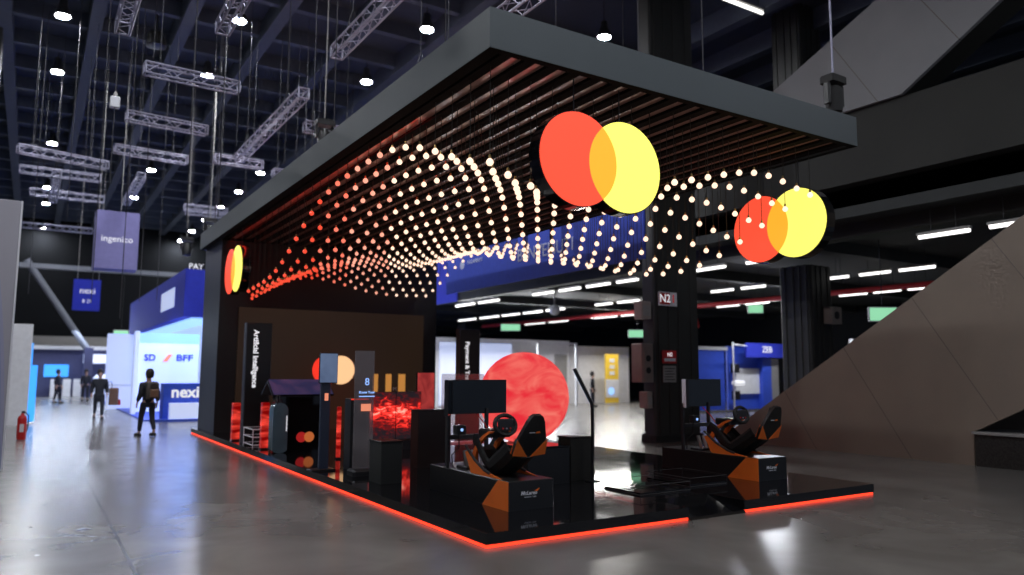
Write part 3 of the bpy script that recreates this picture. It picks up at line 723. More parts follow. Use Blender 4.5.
# ------------------------------------------------------------------ exhibits on the stage
def totem(loc, body, label, w=.55, h=2.68, ts=.158, tz=1.87):
    t = thing('totem_display', loc, label, 'totem')
    MB().bbox(0, w, 0, .22, 0, h, .01).build('body', 'black', t)
    MB().box(-.02, 0, .0, .22, 0, h).build('side_edge', 'wallside', t)
    text_mesh('lettering', body, ts, 'whiteglow', t, (w * .36, -.004, tz), (PI / 2, PI / 2, 0), .003, bold=.006)
    return t
totem((.16, 10.9, .15), 'Artificial Intelligence', 'tall black totem lettered Artificial Intelligence at the far left of the stage')
totem((5.88, 11.4, .15), 'Payment & Travel', 'tall dark totem with white upright lettering behind the red globe', .62, 2.75, .17, 1.8)
def ledtower(x, y, w, h, label):
    t = thing('light_tower', (x, y, .15), label, 'light tower')
    MB().bbox(0, w, 0, w, 0, h, .01).build('lamp_body', 'ledtower', t); MB().bbox(-.01, w + .01, -.01, w + .01, 0, .03, .005).build('foot', 'black', t)
ledtower(.08, 11.6, .17, .86, 'short red glowing light tower left of the lettered totem')
ledtower(.15, 9.3, .15, .95, 'red glowing light tower right of the lettered totem')
ledtower(.9, 6.9, .07, .95, 'slim red light tower behind the blue information post')
t = thing('low_framework', (.08, 9.7, .15), 'low white tubular table on the stage beside the lettered totem', 'table')
for x, y in ((0, 0), (.45, 0), (0, .8), (.45, .8)): MB().cyl((x, y, 0), (x, y, .38), .012, n=8).build('leg', 'white', t)
b = MB()
for z in (.06, .22, .38): b.tube([(0, 0, z), (.45, 0, z), (.45, .8, z), (0, .8, z), (0, 0, z)], .014, 6)
b.build('rail', 'white', t)  # white tubes only, no top board

# tent topped information counter with the round ended cabinet
t = thing('information_counter', (0, 0, .15), 'black information counter with a sloping screen roof and two circle logo', 'counter')
MB().bbox(.34, 1.4, 8.9, 9.28, 0, 1.15, .01).build('cabinet', 'blackgloss', t)
MB().cyl((.85, 8.9, .255), (.85, 8.894, .255), .105, n=28).build('red_circle', 'smallred', t)
MB().cyl((1.01, 8.9, .255), (1.01, 8.89, .255), .105, n=28).build('orange_circle', 'smallorange', t)
roof = MB(); roof.prism([(8.74, 1.12), (8.77, 1.09), (9.2, 1.36), (9.62, 1.09), (9.65, 1.12), (9.2, 1.41)], 'x', .2, 1.46); roof.build('roof', 'black', t)
MB().prism([(8.735, 1.13), (8.75, 1.125), (9.2, 1.415), (9.19, 1.425)], 'x', .22, 1.44).build('roof_screen', 'purplescreen', t)
t = thing('capsule_cabinet', (.11, 8.45, .15), 'blue grey capsule shaped cabinet with a slim neck before the information counter', 'cabinet')
def caps(w, z0, z1, n=10):
    pts = []
    for i in range(n + 1): a = PI * i / n; pts.append((w * math.cos(a), z1 - w + w * math.sin(a)))
    for i in range(n + 1): a = PI + PI * i / n; pts.append((w * math.cos(a), z0 + w * .5 + w * .5 * math.sin(a)))
    return pts
MB().prism([(.18 + p[0], p[1]) for p in caps(.145, 0, .97)], 'y', 0, .3).build('shell', 'glassbody', t, True)
MB().prism([(.18 + p[0], p[1]) for p in caps(.11, .2, .9)], 'y', -.012, 0).build('door', 'glassbody', t, True)
MB().box(.29, .308, -.016, 0, .42, .72).build('light_slot', 'whiteglow', t)
MB().tube([(.1, .15, .88), (.14, .15, 1.0), (.15, .2, 1.12)], [.03, .014, .014]).build('neck', 'darkmetal', t, True)
MB().tube([(.26, .15, .88), (.2, .15, 1.0), (.19, .2, 1.12)], [.03, .014, .014]).build('neck', 'darkmetal', t, True)

t = thing('information_post', (.12, 5.5, .15), 'slim post with a grey blue portrait screen and salmon icon', 'information screen')
MB().bbox(-.17, .23, -.12, .16, 0, .03, .01).build('foot', 'black', t)
MB().bbox(-.02, .14, -.02, .05, .03, 1.45, .01).build('post', mat('post_blue_grey', (.045, .06, .1), .35), t)
scr = MB().bbox(-.07, .24, -.05, -.01, 1.4, 1.9, .008).build('screen_housing', 'darkmetal', t)
MB().box(-.06, .23, -.055, -.05, 1.415, 1.885).build('screen', 'bluescreen', scr)
MB().box(.04, .1, -.026, -.02, 1.12, 1.24).build('icon', 'salmon', t)
t = thing('black_plinth', (.55, 5.3, .15), 'narrow black plinth between the information post and the glass totem', 'plinth')
MB().bbox(0, .3, 0, .3, 0, 1.15, .008).build('body', 'black', t); MB().box(-.004, .304, -.004, 0, 1.13, 1.15).build('edge', 'wallred', t)

t = thing('glass_totem', (.37, 4.62, .15), 'translucent glass totem with blue symbol and salmon square on a round ended foot', 'totem')
f_ = MB(); f_.bbox(-.05, .5, -.1, .22, 0, .1, .045); f_.build('foot', 'darkmetal', t)
MB().bbox(-.01, .31, .04, .07, .1, 1.92, .005).build('glass_pane', 'totemglass', t)
text_mesh('symbol', '8', .16, 'textblue', t, (.19, .034, 1.43), FY, .002)
text_mesh('lettering', 'Know Your', .055, 'textblue', t, (.19, .034, 1.27), FY, .002, bold=.001)
MB().box(.06, .32, .032, .036, 1.2, 1.215).build('underline', 'textblue', t)
MB().box(.1, .26, .032, .038, .98, 1.09).build('icon', 'salmon', t)
t = thing('black_plinth', (.38, 3.6, .15), 'low black box plinth in front of the red wave screen', 'plinth')
MB().bbox(0, .33, 0, .45, 0, .58, .008).build('body', mat('charcoal_laminate', (.03, .032, .03), .5), t); MB().bbox(-.01, .34, -.01, .46, .58, .6, .006).build('top_board', 'black', t)
t = thing('video_wall', (1.95, 8.0, .15), 'screen of two panels showing glowing red waves', 'video screen')
MB().bbox(0, .58, 0, .08, .2, 1.18, .006).build('panel', 'black', t); MB().bbox(.585, 1.16, 0, .08, .2, 1.18, .006).build('panel', 'black', t)
MB().box(.01, .575, -.004, 0, .21, 1.17).build('picture', 'video', t); MB().box(.59, 1.15, -.004, 0, .21, 1.17).build('picture', 'video', t)
MB().bbox(.0, 1.16, -.12, .25, 0, .2, .01).build('stand', 'black', t)
t = thing('black_plinth', (1.62, 5.0, .15), 'broad black cube plinth left of the near simulator', 'plinth')
MB().bbox(0, .62, 0, .3, 0, .94, .01).build('body', mat('dark_brown_laminate', (.022, .012, .01), .4), t); MB().bbox(-.005, .625, -.005, .305, .94, .955, .005).build('top_board', 'black', t)
t = thing('display_board', (3.15, 8.3, .15), 'narrow dim red panel standing beyond the black cube plinth', 'display board')
MB().bbox(0, .42, 0, .06, 0, 1.58, .006).build('frame', 'black', t); MB().box(.01, .41, -.004, 0, .5, 1.57).build('picture', 'videodark', t)
t = thing('glass_screen', (3.9, 8.6, .15), 'clear glass screen standing behind the near simulator monitor', 'screen')
MB().bbox(0, 1.1, 0, .02, .04, 1.55, .004).build('pane', 'glass', t); MB().bbox(0, 1.1, -.04, .06, 0, .04, .01).build('foot', 'chrome', t)

t = thing('black_plinth', (2.05, 2.35, .15), 'wide black box plinth behind the near simulator seat', 'plinth')
MB().bbox(0, .75, 0, .55, 0, .52, .01).build('body', 'black', t); MB().bbox(-.01, .76, -.01, .56, .52, .54, .005).build('top_board', 'blackgloss', t)
t = thing('model_kart', (2.3, 2.5, .69), 'small blue and white toy racing car on the wide plinth', 'toy')
t.location = (2.35, 2.6, .69)
MB().prism([(-.16, .03), (.16, .03), (.17, .05), (.05, .07), (.0, .11), (-.08, .11), (-.12, .07), (-.17, .08)], 'y', -.035, .035).build('body', 'blue', t)
MB().bbox(-.17, -.12, -.07, .07, .09, .105, .004).build('wing', 'white', t)
for x in (-.11, .11):
    for y in (-.065, .065): MB().cyl((x, y - .018, .03), (x, y + .018, .03), .03, n=14).build('wheel', 'rubber', t)
t = thing('black_plinth', (2.92, 2.5, .15), 'upright black pedestal in front of the tablet stand', 'plinth')
MB().bbox(0, .4, 0, .32, 0, .62, .01).build('body', mat('dark_olive_laminate', (.02, .018, .012), .45), t); MB().bbox(-.01, .41, -.01, .33, .62, .64, .005).build('top_board', 'black', t)
t = thing('tablet_stand', (3.18, 2.3, .15), 'black pole stand with an inclined thin tablet beside the pedestal', 'stand', rz=-.68)
MB().lathe([(.12, 0), (.12, .012), (.03, .02)], n=24).build('foot', 'black', t)
MB().tube([(0, 0, .015), (0, 0, .9), (0, 0, 1.1), (-.02, 0, 1.17)], .026).build('pole', 'black', t, True)
b = MB(); b.prism([(-.035, 1.15), (.01, 1.16), (-.24, 1.66), (-.28, 1.64)], 'y', -.17, .17); b.build('tablet', 'black', t)
b = MB(); b.prism([(-.288, 1.64), (-.28, 1.645), (-.035, 1.155), (-.043, 1.15)], 'y', -.15, .15); b.build('screen', 'bluescreen', t)
# low wire frames by the ramp, added for lines reflected in the deck
def reflection_frame(x, y, w, d, h, label):
    t = thing('reflected_lines', (x, y, .15), label, 'wireframe')
    b = MB()
    r = .005
    for z in (r, h): b.tube([(0, 0, z), (w, 0, z), (w, d, z), (0, d, z), (0, 0, z)], r, 4)
    for a, c in ((0, 0), (w, 0), (w, d), (0, d)): b.cyl((a, c, 0), (a, c, h), r, n=4)
    b.build('frame', 'darkmetal', t)
    MB().box(.01, w - .01, .01, d - .01, .005, .03).build('floor_plate', 'blackgloss', t)
reflection_frame(2.9, .95, .9, .75, .12, 'low wire frame standing in for reflected lines near the ramp')
reflection_frame(4.0, 1.15, .75, .9, .12, 'low wire frame standing in for reflected lines beside the right simulator')

# ------------------------------------------------------------------ blue banner and far column signs
t = thing('hanging_banner', (0, 0, 0), 'long blue banner with white welcome lettering behind the bulbs', 'banner')
bx = 7.5
MB().box(bx, bx + .06, 5.85, 16.0 - .6, 4.28, 5.9).build('cloth', 'banner', t)
text_mesh('lettering', 'BENVENUTI', .5, 'printpale', t, (bx - .01, 9.75, 4.98), FX, .004)
text_mesh('lettering', 'PAGAMENTI', .17, 'printpale', t, (bx - .01, 13.5, 5.15), FX, .004)
MB().box(bx - .01, bx, 12.8, 14.0, 5.38, 5.42).build('rule', 'printpale', t)
MB().cyl((bx, 14.3, 5.12), (bx - .01, 14.3, 5.12), .14, n=20).build('emblem', 'printpale', t)
for y in (6.5, 11, 15): MB().cyl((bx + .03, y, 5.9), (bx + .03, y, 12.6), .01, n=5).build('wire', 'darkmetal', t)
t = thing('hanging_banner', (0, 0, 0), 'darker blue banner end just right of the black booth wall', 'banner')
MB().box(9.6, 9.66, 18.6, 20.6, 4.4, 6.2).build('cloth', 'bluecanopy', t)
for y in (19, 20.2): MB().cyl((9.63, y, 6.2), (9.63, y, 12.6), .01, n=5).build('wire', 'darkmetal', t)

# ------------------------------------------------------------------ booths right behind
t = thing('exhibition_booth', (0, 27, 0), 'bright white exhibition booth walls behind the red globe', 'booth')
MB().box(10.5, 21.2, 0, .2, 0, 3.45).build('wall', 'boothwarm', t)
MB().box(21.3, 25.6, .1, .3, 0, 3.2).build('wall', 'boothwarm', t)
MB().box(13.2, 17.4, -.05, 0, .1, 3.2).build('picture_panel', 'boothwhite', t)
MB().box(20.2, 21.0, -.06, 0, .05, 2.7).build('door', 'grey', t)
for x in (17.6, 20.0): MB().box(x, x + .1, -2.2, -2.1, 0, 3.25).build('post', 'white', t)
MB().box(17.6, 20.1, -2.2, -2.1, 3.15, 3.25).build('header', 'white', t)
t = thing('banner_stand', (23.1, 26.2, 0), 'tall yellow and white banner stand in front of the white booths', 'banner')
MB().bbox(0, .95, 0, .06, .05, 2.75, .01).build('banner', 'yellow', t)
MB().box(.0, .95, -.01, 0, .35, 1.35).build('white_field', 'boothwarm', t)
MB().cyl((.4, -.012, .7), (.4, -.02, .7), .22, n=20).build('blue_dot', 'skyblue', t)
for z in (1.6, 1.95, 2.3): MB().box(.3, .65, -.01, 0, z, z + .2).build('letter_block', 'boothwarm', t)
MB().bbox(-.03, .98, -.1, .16, 0, .05, .01).build('foot', 'grey', t)
t = thing('poster_board', (25.2, 23.0, 0), 'small yellow board with red figure left of the thick column', 'poster')
MB().bbox(0, .9, 0, .06, .12, 1.25, .01).build('board', 'yellow', t); MB().box(.3, .6, -.01, 0, .25, .95).build('figure', 'red', t)
MB().bbox(.1, .8, -.1, .2, 0, .12, .01).build('foot', 'grey', t)
t = thing('exhibition_booth', (0, 17, 0), 'blue exhibition booth with white panel right of the thick column', 'booth')
MB().box(20.6, 22.4, 0, .1, .1, 2.75).build('wall', 'blue', t)
MB().box(20.4, 20.6, -.05, .12, 0, 2.9).build('post', 'white', t); MB().box(20.4, 22.6, -.04, .12, 2.75, 2.9).build('header', 'white', t)
MB().box(22.6, 25.4, 0, .1, .1, 2.95).build('wall', 'blue', t)
MB().box(23.3, 26, -.5, -.4, 2.45, 3.1).build('sign_board', 'bluecanopy', t)
text_mesh('lettering', 'ZEB', .4, 'whiteglow', t, (24.7, -.51, 2.8), FY, .01)
MB().box(23, 24.6, -.1, 0, .8, 1.95).build('white_panel', 'boothwarm', t)
for z in (.55, 1.75): MB().bbox(22.55, 23.0, -.35, -.2, z, z + .4, .02).build('screen', 'black', t)
MB().box(24.6, 25.2, -.3, 0, .1, 2.4).build('blue_pillar', 'skyblue' if 0 else 'blue', t)
MB().box(25.2, 25.7, -.3, 0, .1, 2.4).build('grey_panel', 'grey', t)
MB().cyl((22.3, -.6, 0), (22.3, -.6, 3.1), .04, n=8).build('mast', 'white', t); MB().cyl((22.3, -.6, 3.0), (23.2, -.6, 2.95), .03, n=6).build('mast_arm', 'white', t)
MB().cyl((22.3, -.6, 1.3), (22.9, -.6, 1.3), .12, n=10).build('lamp_head', 'whiteglow', t)
t = thing('exhibition_wall', (0, 14, 0), 'pale booth wall glimpsed between the column and the sloping cladding', 'wall')
MB().box(27.5, 31.5, 0, .2, 0, 3.3).build('panel', 'boothwarm', t)
MB().box(27.5, 31.5, -.03, 0, 2.2, 2.6).build('stripe', 'grey', t)

# ------------------------------------------------------------------ left: blue booth
t = thing('exhibition_booth', (0, 0, 0), 'big blue roofed booth with glowing white interior beyond the stand', 'booth')
cx = .85
cb = MB()
cb.box(cx, cx + .3, 24, 42.5, 3.78, 5.6); cb.box(cx + .3, 9, 24, 24.3, 3.78, 5.6)
cb.build('canopy_band', 'bluecanopy', t)
MB().box(cx + .3, 9, 24.3, 42.5, 5.3, 5.5).build('roof', 'navy', t)
MB().box(cx + .35, 8.9, 24.35, 42, 3.72, 3.78).build('light_ceiling', 'skyblue', t)
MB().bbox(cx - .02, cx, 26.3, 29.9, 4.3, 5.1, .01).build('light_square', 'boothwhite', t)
text_mesh('lettering', 'PAY', .3, 'whiteglow', t, (1.25, 24.2, 5.72), FY, .02)
w = MB().box(-.45, 2.0, 27, 27.15, .1, 3.25).build('printed_wall', 'boothwhite', t)
MB().box(-.45, 2.0, 26.98, 27, 2.85, 3.25).build('blue_header', 'skyblue', t)
text_mesh('lettering', 'SD', .36, 'bluecanopy', t, (.15, 26.98, 2.25), FY, .004, bold=.01)
MB().prism([(.62, 2.1), (.8, 2.1), (1.0, 2.4), (.82, 2.4)], 'y', 26.97, 27).build('orange_mark', 'salmon', t)
text_mesh('lettering', 'BFF', .36, 'bluecanopy', t, (1.45, 26.98, 2.25), FY, .004, bold=.01, sx=1.2)
MB().box(-.45, -.3, 26.6, 27, 0, 3.3).build('wall_post', 'boothwhite', t)
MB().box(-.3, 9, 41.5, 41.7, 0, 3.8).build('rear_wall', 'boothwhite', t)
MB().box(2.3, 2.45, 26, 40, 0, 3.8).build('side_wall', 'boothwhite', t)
MB().box(-.5, 9, 22.6, 42.5, .0, .04).build('booth_floor', 'blue', t)
t = thing('reception_counter', (.05, 21.9, 0), 'blue reception counter with white lettering nexi and a white front block', 'counter')
MB().bbox(0, 2.2, .3, 1.0, 0, 1.3, .02).build('counter_body', 'blue', t)
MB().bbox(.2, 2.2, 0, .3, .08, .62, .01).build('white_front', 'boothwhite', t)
text_mesh('lettering', 'nexi', .55, 'whiteglow', t, (.72, .295, .98), FY, .004, bold=.015)
MB().bbox(-.4, 2.2, -.1, .3, 0, .08, .01).build('step', 'blue', t)
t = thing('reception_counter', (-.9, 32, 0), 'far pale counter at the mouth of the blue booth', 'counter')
MB().bbox(0, 1.4, 0, .6, 0, 1.05, .02).build('counter_body', 'boothwhite', t); MB().bbox(-.03, 1.43, -.03, .63, 1.05, 1.1, .01).build('worktop', 'white', t)

# hanging signs
t = thing('hanging_sign', (-2.36, 21.6, 5.12), 'lilac cube sign with pale lettering hanging over the aisle', 'sign')
MB().box(0, 1.3, 0, .9, 0, 1.95).build('cloth_cube', 'lilac', t)
text_mesh('lettering', 'ingenico', .29, 'whiteglow', t, (.65, -.006, 1.0), FY, .003)
for x in (.1, .75): MB().cyl((x, .45, 1.95), (x, .45, 7.5), .012, n=5).build('wire', 'grey', t)
t = thing('hanging_sign', (-2.38, 35, 4.6), 'small deep blue sign hanging beyond the lilac one', 'sign')
MB().box(0, 1.15, 0, .1, 0, 1.5).build('board', 'bluecanopy', t)
text_mesh('lettering', 'nexi', .4, 'whiteglow', t, (.6, -.006, .95), FY, .003)
text_mesh('lettering', 'B 21', .22, 'whiteglow', t, (.6, -.006, .45), FY, .003)
for x in (.15, 1.05): MB().cyl((x, .05, 1.5), (x, .05, 8.0), .012, n=5).build('wire', 'grey', t)

# left edge panels
def stripe_mat():
    m, nt, b = node_mat('curved_stripe_print'); N, L = nt.nodes, nt.links
    tc = N.new('ShaderNodeTexCoord'); sx = N.new('ShaderNodeSeparateXYZ'); L.new(tc.outputs['Object'], sx.inputs[0])
    q = N.new('ShaderNodeMath'); q.operation = 'POWER'; q.inputs[1].default_value = 2; L.new(sx.outputs['Z'], q.inputs[0])
    s = N.new('ShaderNodeMath'); s.operation = 'MULTIPLY_ADD'; s.inputs[1].default_value = .02; L.new(q.outputs[0], s.inputs[0]); L.new(sx.outputs['X'], s.inputs[2])
    r = N.new('ShaderNodeValToRGB'); r.color_ramp.interpolation = 'CONSTANT'
    e = r.color_ramp.elements; e[0].position = 0; e[0].color = (.04, .045, .1, 1); e[1].position = .46; e[1].color = (.35, .08, .14, 1)
    for p_, c_ in ((.48, (.07, .14, .5, 1)), (.68, (.35, .36, .5, 1)), (.8, (.4, .39, .44, 1))):
        x = e.new(p_); x.color = c_
    mr = N.new('ShaderNodeMapRange'); mr.inputs[1].default_value = -.4; mr.inputs[2].default_value = .1
    L.new(s.outputs[0], mr.inputs[0]); L.new(mr.outputs[0], r.inputs[0]); L.new(r.outputs[0], b.inputs['Base Color'])
    return m
M['stripe'] = stripe_mat()
t = thing('display_stand', (-4.25, 9.5, 0), 'tall pale display stand with curved blue and red stripes at the left edge', 'display stand')
MB().bbox(-2.2, 0, 0, .12, 0, 4.8, .01).build('board', 'stripe', t)
MB().box(0, .03, 0, .12, 0, 4.8).build('edge_strip', 'salmon' if 0 else 'white', t)
t = thing('display_stand', (-4.1, 22, 0), 'white slim display stand with cyan lit edge behind the striped one', 'display stand')
MB().bbox(-.6, .2, 0, .15, 0, 3.2, .01).build('board', 'white', t)
MB().box(.2, .24, 0, .15, .1, 2.6).build('lit_edge', 'cyan', t)
MB().box(.24, .4, .4, .5, .1, 1.9).build('lit_edge', 'cyan', t)
t = thing('fire_extinguisher', (-4.0, 16.2, 0), 'red fire extinguisher on the floor at the foot of the left panels', 'fire extinguisher')
MB().lathe([(.05, 0), (.1, .01), (.105, .06), (.105, .5), (.09, .57), (.04, .62), (.035, .66)], n=18).build('cylinder', 'red', t, True)
MB().bbox(-.03, .05, -.02, .02, .66, .72, .01).build('valve', 'black', t)
MB().tube([(.05, 0, .69), (.13, 0, .6), (.13, 0, .35), (.11, 0, .2)], .014).build('hose', 'rubber', t)
MB().box(-.045, .045, -.11, -.1, .2, .4).build('label_plate', 'white', t)

# far end of the hall
t = thing('exhibition_booth', (0, 50, 0), 'far navy exhibition front with a glowing blue screen at the end of the hall', 'booth')
MB().box(-8, 4.5, 2, 2.2, 0, 3.1).build('wall', 'navy', t)
MB().box(-3.1, -1.7, 1.9, 2, 1.3, 2.1).build('screen', 'cyan', t)
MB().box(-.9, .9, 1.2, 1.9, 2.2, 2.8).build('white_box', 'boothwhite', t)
for x in (-2.7, -2.0, -1.4): MB().bbox(x, x + .45, 1.2, 1.6, 0, 1.15, .02).build('counter', 'white', t)
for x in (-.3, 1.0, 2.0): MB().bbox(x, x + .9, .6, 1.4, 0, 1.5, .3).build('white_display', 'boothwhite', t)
MB().box(-8, 4.5, 1.6, 2.3, 3.1, 3.35).build('header', 'white', t)
t = thing('steel_brace', (0, 0, 0), 'thick grey diagonal brace against the dark far wall', 'brace')
MB().tube([(-4.5, 50, 8.7), (-.8, 50, 3.1)], .2, 8).build('brace_bar', 'steelgrey', t)
MB().box(-5.3, 8, 49.8, 50.2, 8.2, 8.5).build('tie_beam', 'steelgrey', t)
MB().box(-.95, -.45, 49.75, 50.25, 0, 3.2).build('foot_post', 'navy', t)
t = thing('column', (-6.5, 21, 0), 'dark column at the top left edge of the view', 'column')
MB().bbox(0, 1.2, 0, 1.05, 0, 13.06, .03).build('shaft', 'column', t); MB().box(.75, .85, -.02, 0, 7.0, 7.25).build('plate', 'white', t)

# ------------------------------------------------------------------ people
def skin_body(name, chains, m, parent, sub=2):
    verts = []; edges = []; rad = []; idx = {}
    for ch in chains:
        prev = None
        for key, p, r in ch:
            if key in idx: i = idx[key]
            else:
                i = len(verts); idx[key] = i; verts.append(p); rad.append(r)
            if prev is not None: edges.append((prev, i))
            prev = i
    import bmesh
    me = bpy.data.meshes.new(name); bm = bmesh.new(); lay = bm.verts.layers.skin.verify()
    bv = [bm.verts.new(p) for p in verts]
    for i, v in enumerate(bv):
        rr = rad[i] if isinstance(rad[i], tuple) else (rad[i], rad[i]); v[lay].radius = rr
    bv[0][lay].use_root = True
    for a, b_ in edges: bm.edges.new((bv[a], bv[b_]))
    bm.to_mesh(me); bm.free()
    me.materials.append(M[m])
    o = bpy.data.objects.new(name, me); C.objects.link(o); o.parent = parent
    o.modifiers.new('skin', 'SKIN').use_smooth_shade = True
    s = o.modifiers.new('sub', 'SUBSURF'); s.levels = sub; s.render_levels = sub
    return o
def person(loc, rz, label, stride=.22, bag=None, arm=0., coat=0):
    t = thing('person', loc, label, 'person', rz=rz)       # walks toward local -Y
    s = stride
    hipz = .93
    LA, RA = (.11, -s, .08), (-.11, s, .13)
    LK, RK = (.1, -s * .75, .5), (-.1, s * .25, .5)
    def ch(off, full=True):
        sh = 1.42
        return [
            [('pel', (0, 0, hipz), (.13 + off, .1 + off)), ('wa', (0, 0, 1.1), (.12 + off, .09 + off)), ('ch', (0, -.01, 1.3), (.145 + off, .1 + off)), ('nb', (0, 0, 1.43), (.07 + off, .06 + off))],
        ]
    # one continuous body: pelvis root, torso, neck, head, arms with hands, legs with feet
    body = [
        [('pel', (0, 0, hipz), (.11, .085)), ('wa', (0, 0, 1.1), (.105, .08)), ('ch', (0, -.01, 1.3), (.14, .095)), ('nk', (0, -.005, 1.46), .05), ('hd0', (0, -.02, 1.54), (.06, .07)), ('hd1', (0, -.02, 1.63), (.075, .09)), ('hd2', (0, -.01, 1.7), (.055, .065))],
        [('hd0', 0, 0), ('nose', (0, -.11, 1.585), .012)],
        [('ch', 0, 0), ('ls', (.19, 0, 1.38), .055), ('le', (.225, .04 + arm, 1.12), .04), ('lw', (.24, -.1 + arm, .9), .027), ('lp', (.24, -.13 + arm, .84), (.022, .035))],
        [('ch', 0, 0), ('rs', (-.19, 0, 1.38), .055), ('re', (-.225, .06, 1.12), .04), ('rw', (-.24, .0, .88), .027), ('rp', (-.24, -.02, .82), (.022, .035))],
        [('pel', 0, 0), ('lh', (.1, -.02, .85), .085), ('lk', LK, .055), ('la', LA, .038), ('lf', (.11, LA[1] - .14, .04), .03)],
        [('pel', 0, 0), ('rh', (-.1, .02, .85), .085), ('rk', RK, .055), ('ra', RA, .038), ('rf', (-.11, RA[1] - .13, .05), .03)],
    ]
    for sx, pz in ((.24, (-.13 + arm, .84)), (-.24, (-.02, .82))):
        kk = 'lp' if sx > 0 else 'rp'
        for q, (dy, ln) in enumerate(((-.03, .06), (-.01, .07), (.01, .068), (.03, .055))):
            body.append([(kk, 0, 0), ('%sf%d' % (kk, q), (sx, pz[0] + dy, pz[1] - .05), .009), ('%sg%d' % (kk, q), (sx - .01 * (1 if sx > 0 else -1), pz[0] + dy - .012, pz[1] - .05 - ln * .6), .008)])
        body.append([(kk, 0, 0), ('%st' % kk, (sx * .93, pz[0] - .045, pz[1] - .02), .01), ('%su' % kk, (sx * .9, pz[0] - .055, pz[1] - .055), .009)])
    skin_body('body', body, 'skin', t)
    g = .022 + coat * .01
    jk = [
        [('pel', (0, 0, hipz - .1 - coat * .25), (.15 + g, .115 + g)), ('wa', (0, 0, 1.1), (.125 + g, .095 + g)), ('ch', (0, -.01, 1.3), (.145 + g, .1 + g)), ('c2', (0, 0, 1.42), (.085 + g, .06 + g))],
        [('ch', 0, 0), ('ls', (.19, 0, 1.37), .06 + g), ('le', (.225, .04 + arm, 1.12), .045 + g), ('lw', (.245, -.08 + arm, .93), .034 + g)],
        [('ch', 0, 0), ('rs', (-.19, 0, 1.37), .06 + g), ('re', (-.225, .06, 1.12), .045 + g), ('rw', (-.245, .01, .92), .034 + g)]]
    skin_body('jacket', jk, 'jacket', t)
    tr = [[('pel', (0, 0, hipz), (.135 + .015, .12)), ('lh', (.1, -.02, .84), .1), ('lk', LK, .072), ('la', (LA[0], LA[1] + .01, LA[2] + .04), .055)],
          [('pel', 0, 0), ('rh', (-.1, .02, .84), .1), ('rk', RK, .072), ('ra', (RA[0], RA[1], RA[2] + .04), .055)]]
    skin_body('trousers', tr, 'trouser', t)
    for x, y, z in ((LA[0], LA[1], .0), (RA[0], RA[1], .015)):
        MB().bbox(x - .05, x + .05, y - .2, y + .07, z, z + .09, .035).build('shoe', 'rubber', t, True)
    MB().lathe([(.001, .165), (.06, .15), (.095, .1), (.108, .03), (.1, -.03), (.085, -.08), (.05, -.1)][::-1], (0, .018, 1.64), 16).build('hair', 'hair', t, True)
    return t
p1 = person((-1.2, 15.75, 0), PI + .3, 'person in dark clothes walking along the aisle with a backpack', .2)
t = thing('backpack', (-1.165, 15.6, 1.0), 'brown grey backpack worn by the nearer walking person', 'backpack', rz=PI + .3)
MB().bbox(-.16, .16, -.0, .18, 0, .45, .06).build('bag_body', 'bagdark', t, True); MB().bbox(-.11, .11, .18, .23, .05, .25, .02).build('pocket', 'bagbrown', t)
for x in (-.1, .1): MB().tube([(x, .0, .4), (x, -.06, .44), (x, -.1, .45)], .015).build('strap', 'bagdark', t)
p2 = person((-1.75, 24.4, 0), 0, 'person in a long black coat walking toward the viewer, carrying a brown bag', .18, coat=1)
t = thing('shoulder_bag', (-1.36, 24.35, .5), 'brown shoulder bag hanging beside the person in the long coat', 'bag')
MB().bbox(-.08, .22, -.14, .14, 0, .62, .04).build('bag_body', 'bagbrown', t, True); MB().tube([(0, 0, .6), (-.02, 0, .85), (-.12, 0, .82)], .012).build('strap', 'bagdark', t)
MB().bbox(.2, .3, -.1, .1, -.0, .2, .03).build('red_pouch', 'red', t)
p3 = person((20.35, 23.9, 0), .9, 'person in black standing before the white booths behind the tablet stand', .06)
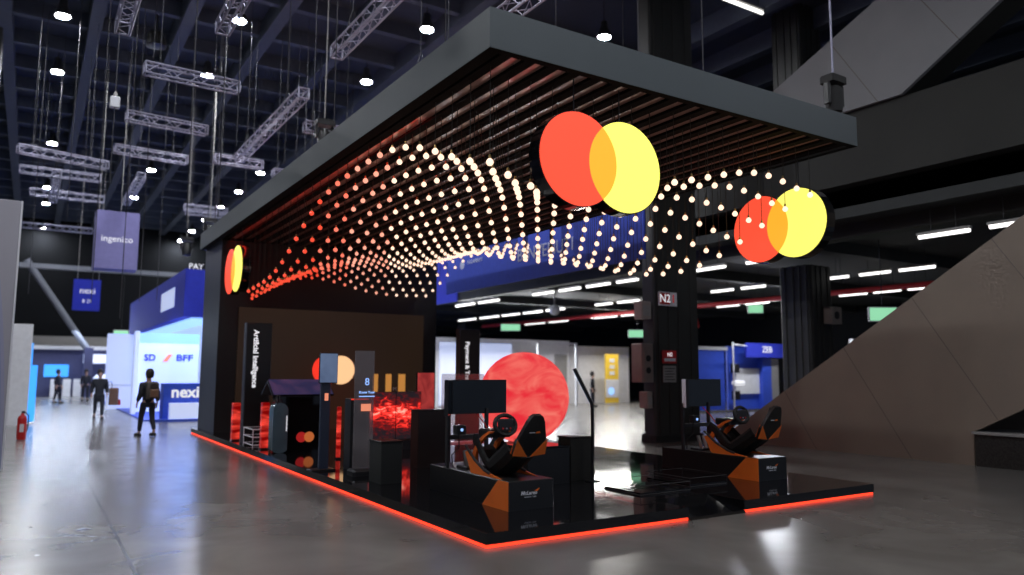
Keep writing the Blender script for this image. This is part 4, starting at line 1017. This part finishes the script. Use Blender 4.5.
for i, (x, y) in enumerate(((-1.15, 43), (-2.6, 40))):
    pf = person((x, y, 0), .2 + i, 'dark dressed person far down the aisle, %s' % ('right of the glowing blue screen' if i == 0 else 'in front of the glowing blue screen'), .12)

# ------------------------------------------------------------------ light
w = bpy.data.worlds.new('hall_ambient'); scn.world = w; w.use_nodes = True
bg = w.node_tree.nodes['Background']; bg.inputs[0].default_value = (.55, .65, .9, 1); bg.inputs[1].default_value = .25
def area(name, loc, sx, sy, power, col, rot=(0, 0, 0)):
    l = bpy.data.lights.new(name, 'AREA'); l.shape = 'RECTANGLE'; l.size = sx; l.size_y = sy; l.energy = power; l.color = col
    o = bpy.data.objects.new(name, l); C.objects.link(o); o.location = loc; o.rotation_euler = rot
    return o

area('booth_fill', (15.5, 25.2, 4.3), 9, .4, 800, (.95, .97, 1), (-.7, 0, 0))  # added fill to brighten the white booth walls
area('booth_fill', (23.3, 25.3, 4.3), 4, .4, 330, (1, .97, .92), (-.7, 0, 0))  # added fill for the right stretch of white walls
area('booth_fill', (23.3, 15.6, 4.2), 4, .4, 330, (.9, .93, 1), (-.7, 0, 0))  # added fill in front of the blue booth wall
area('booth_fill', (-1., 49.5, 4.5), 8, .4, 500, (.7, .8, 1), (-.5, 0, 0))  # added fill for the far end of the hall

area('booth_fill', (2.2, 25.6, 3.6), 4, 2.2, 220, (.25, .4, 1))  # added blue fill that tints the floor under the booth roof

# ------------------------------------------------------------------ camera
cam = bpy.data.cameras.new('camera'); co = bpy.data.objects.new('camera', cam); C.objects.link(co); scn.camera = co
co.matrix_world = Matrix(((0.843942, -0.062926, -0.532731, -3.9455), (-0.536419, -0.091336, -0.838995, -6.6753), (0.004137, 0.993830, -0.110837, 1.7500), (0, 0, 0, 1)))
cam.sensor_width = 36; cam.lens = 756 * 36 / 1024; cam.clip_end = 200; cam.clip_start = .05
cam.dof.use_dof = True; cam.dof.focus_distance = 10.5; cam.dof.aperture_fstop = cam.lens / 1000 / .045
vs = scn.view_settings
scn.display_settings.display_device = 'sRGB'
vs.view_transform = 'Standard'; vs.look = 'None'; vs.gamma = 1; vs.use_curve_mapping = False; vs.exposure = 0
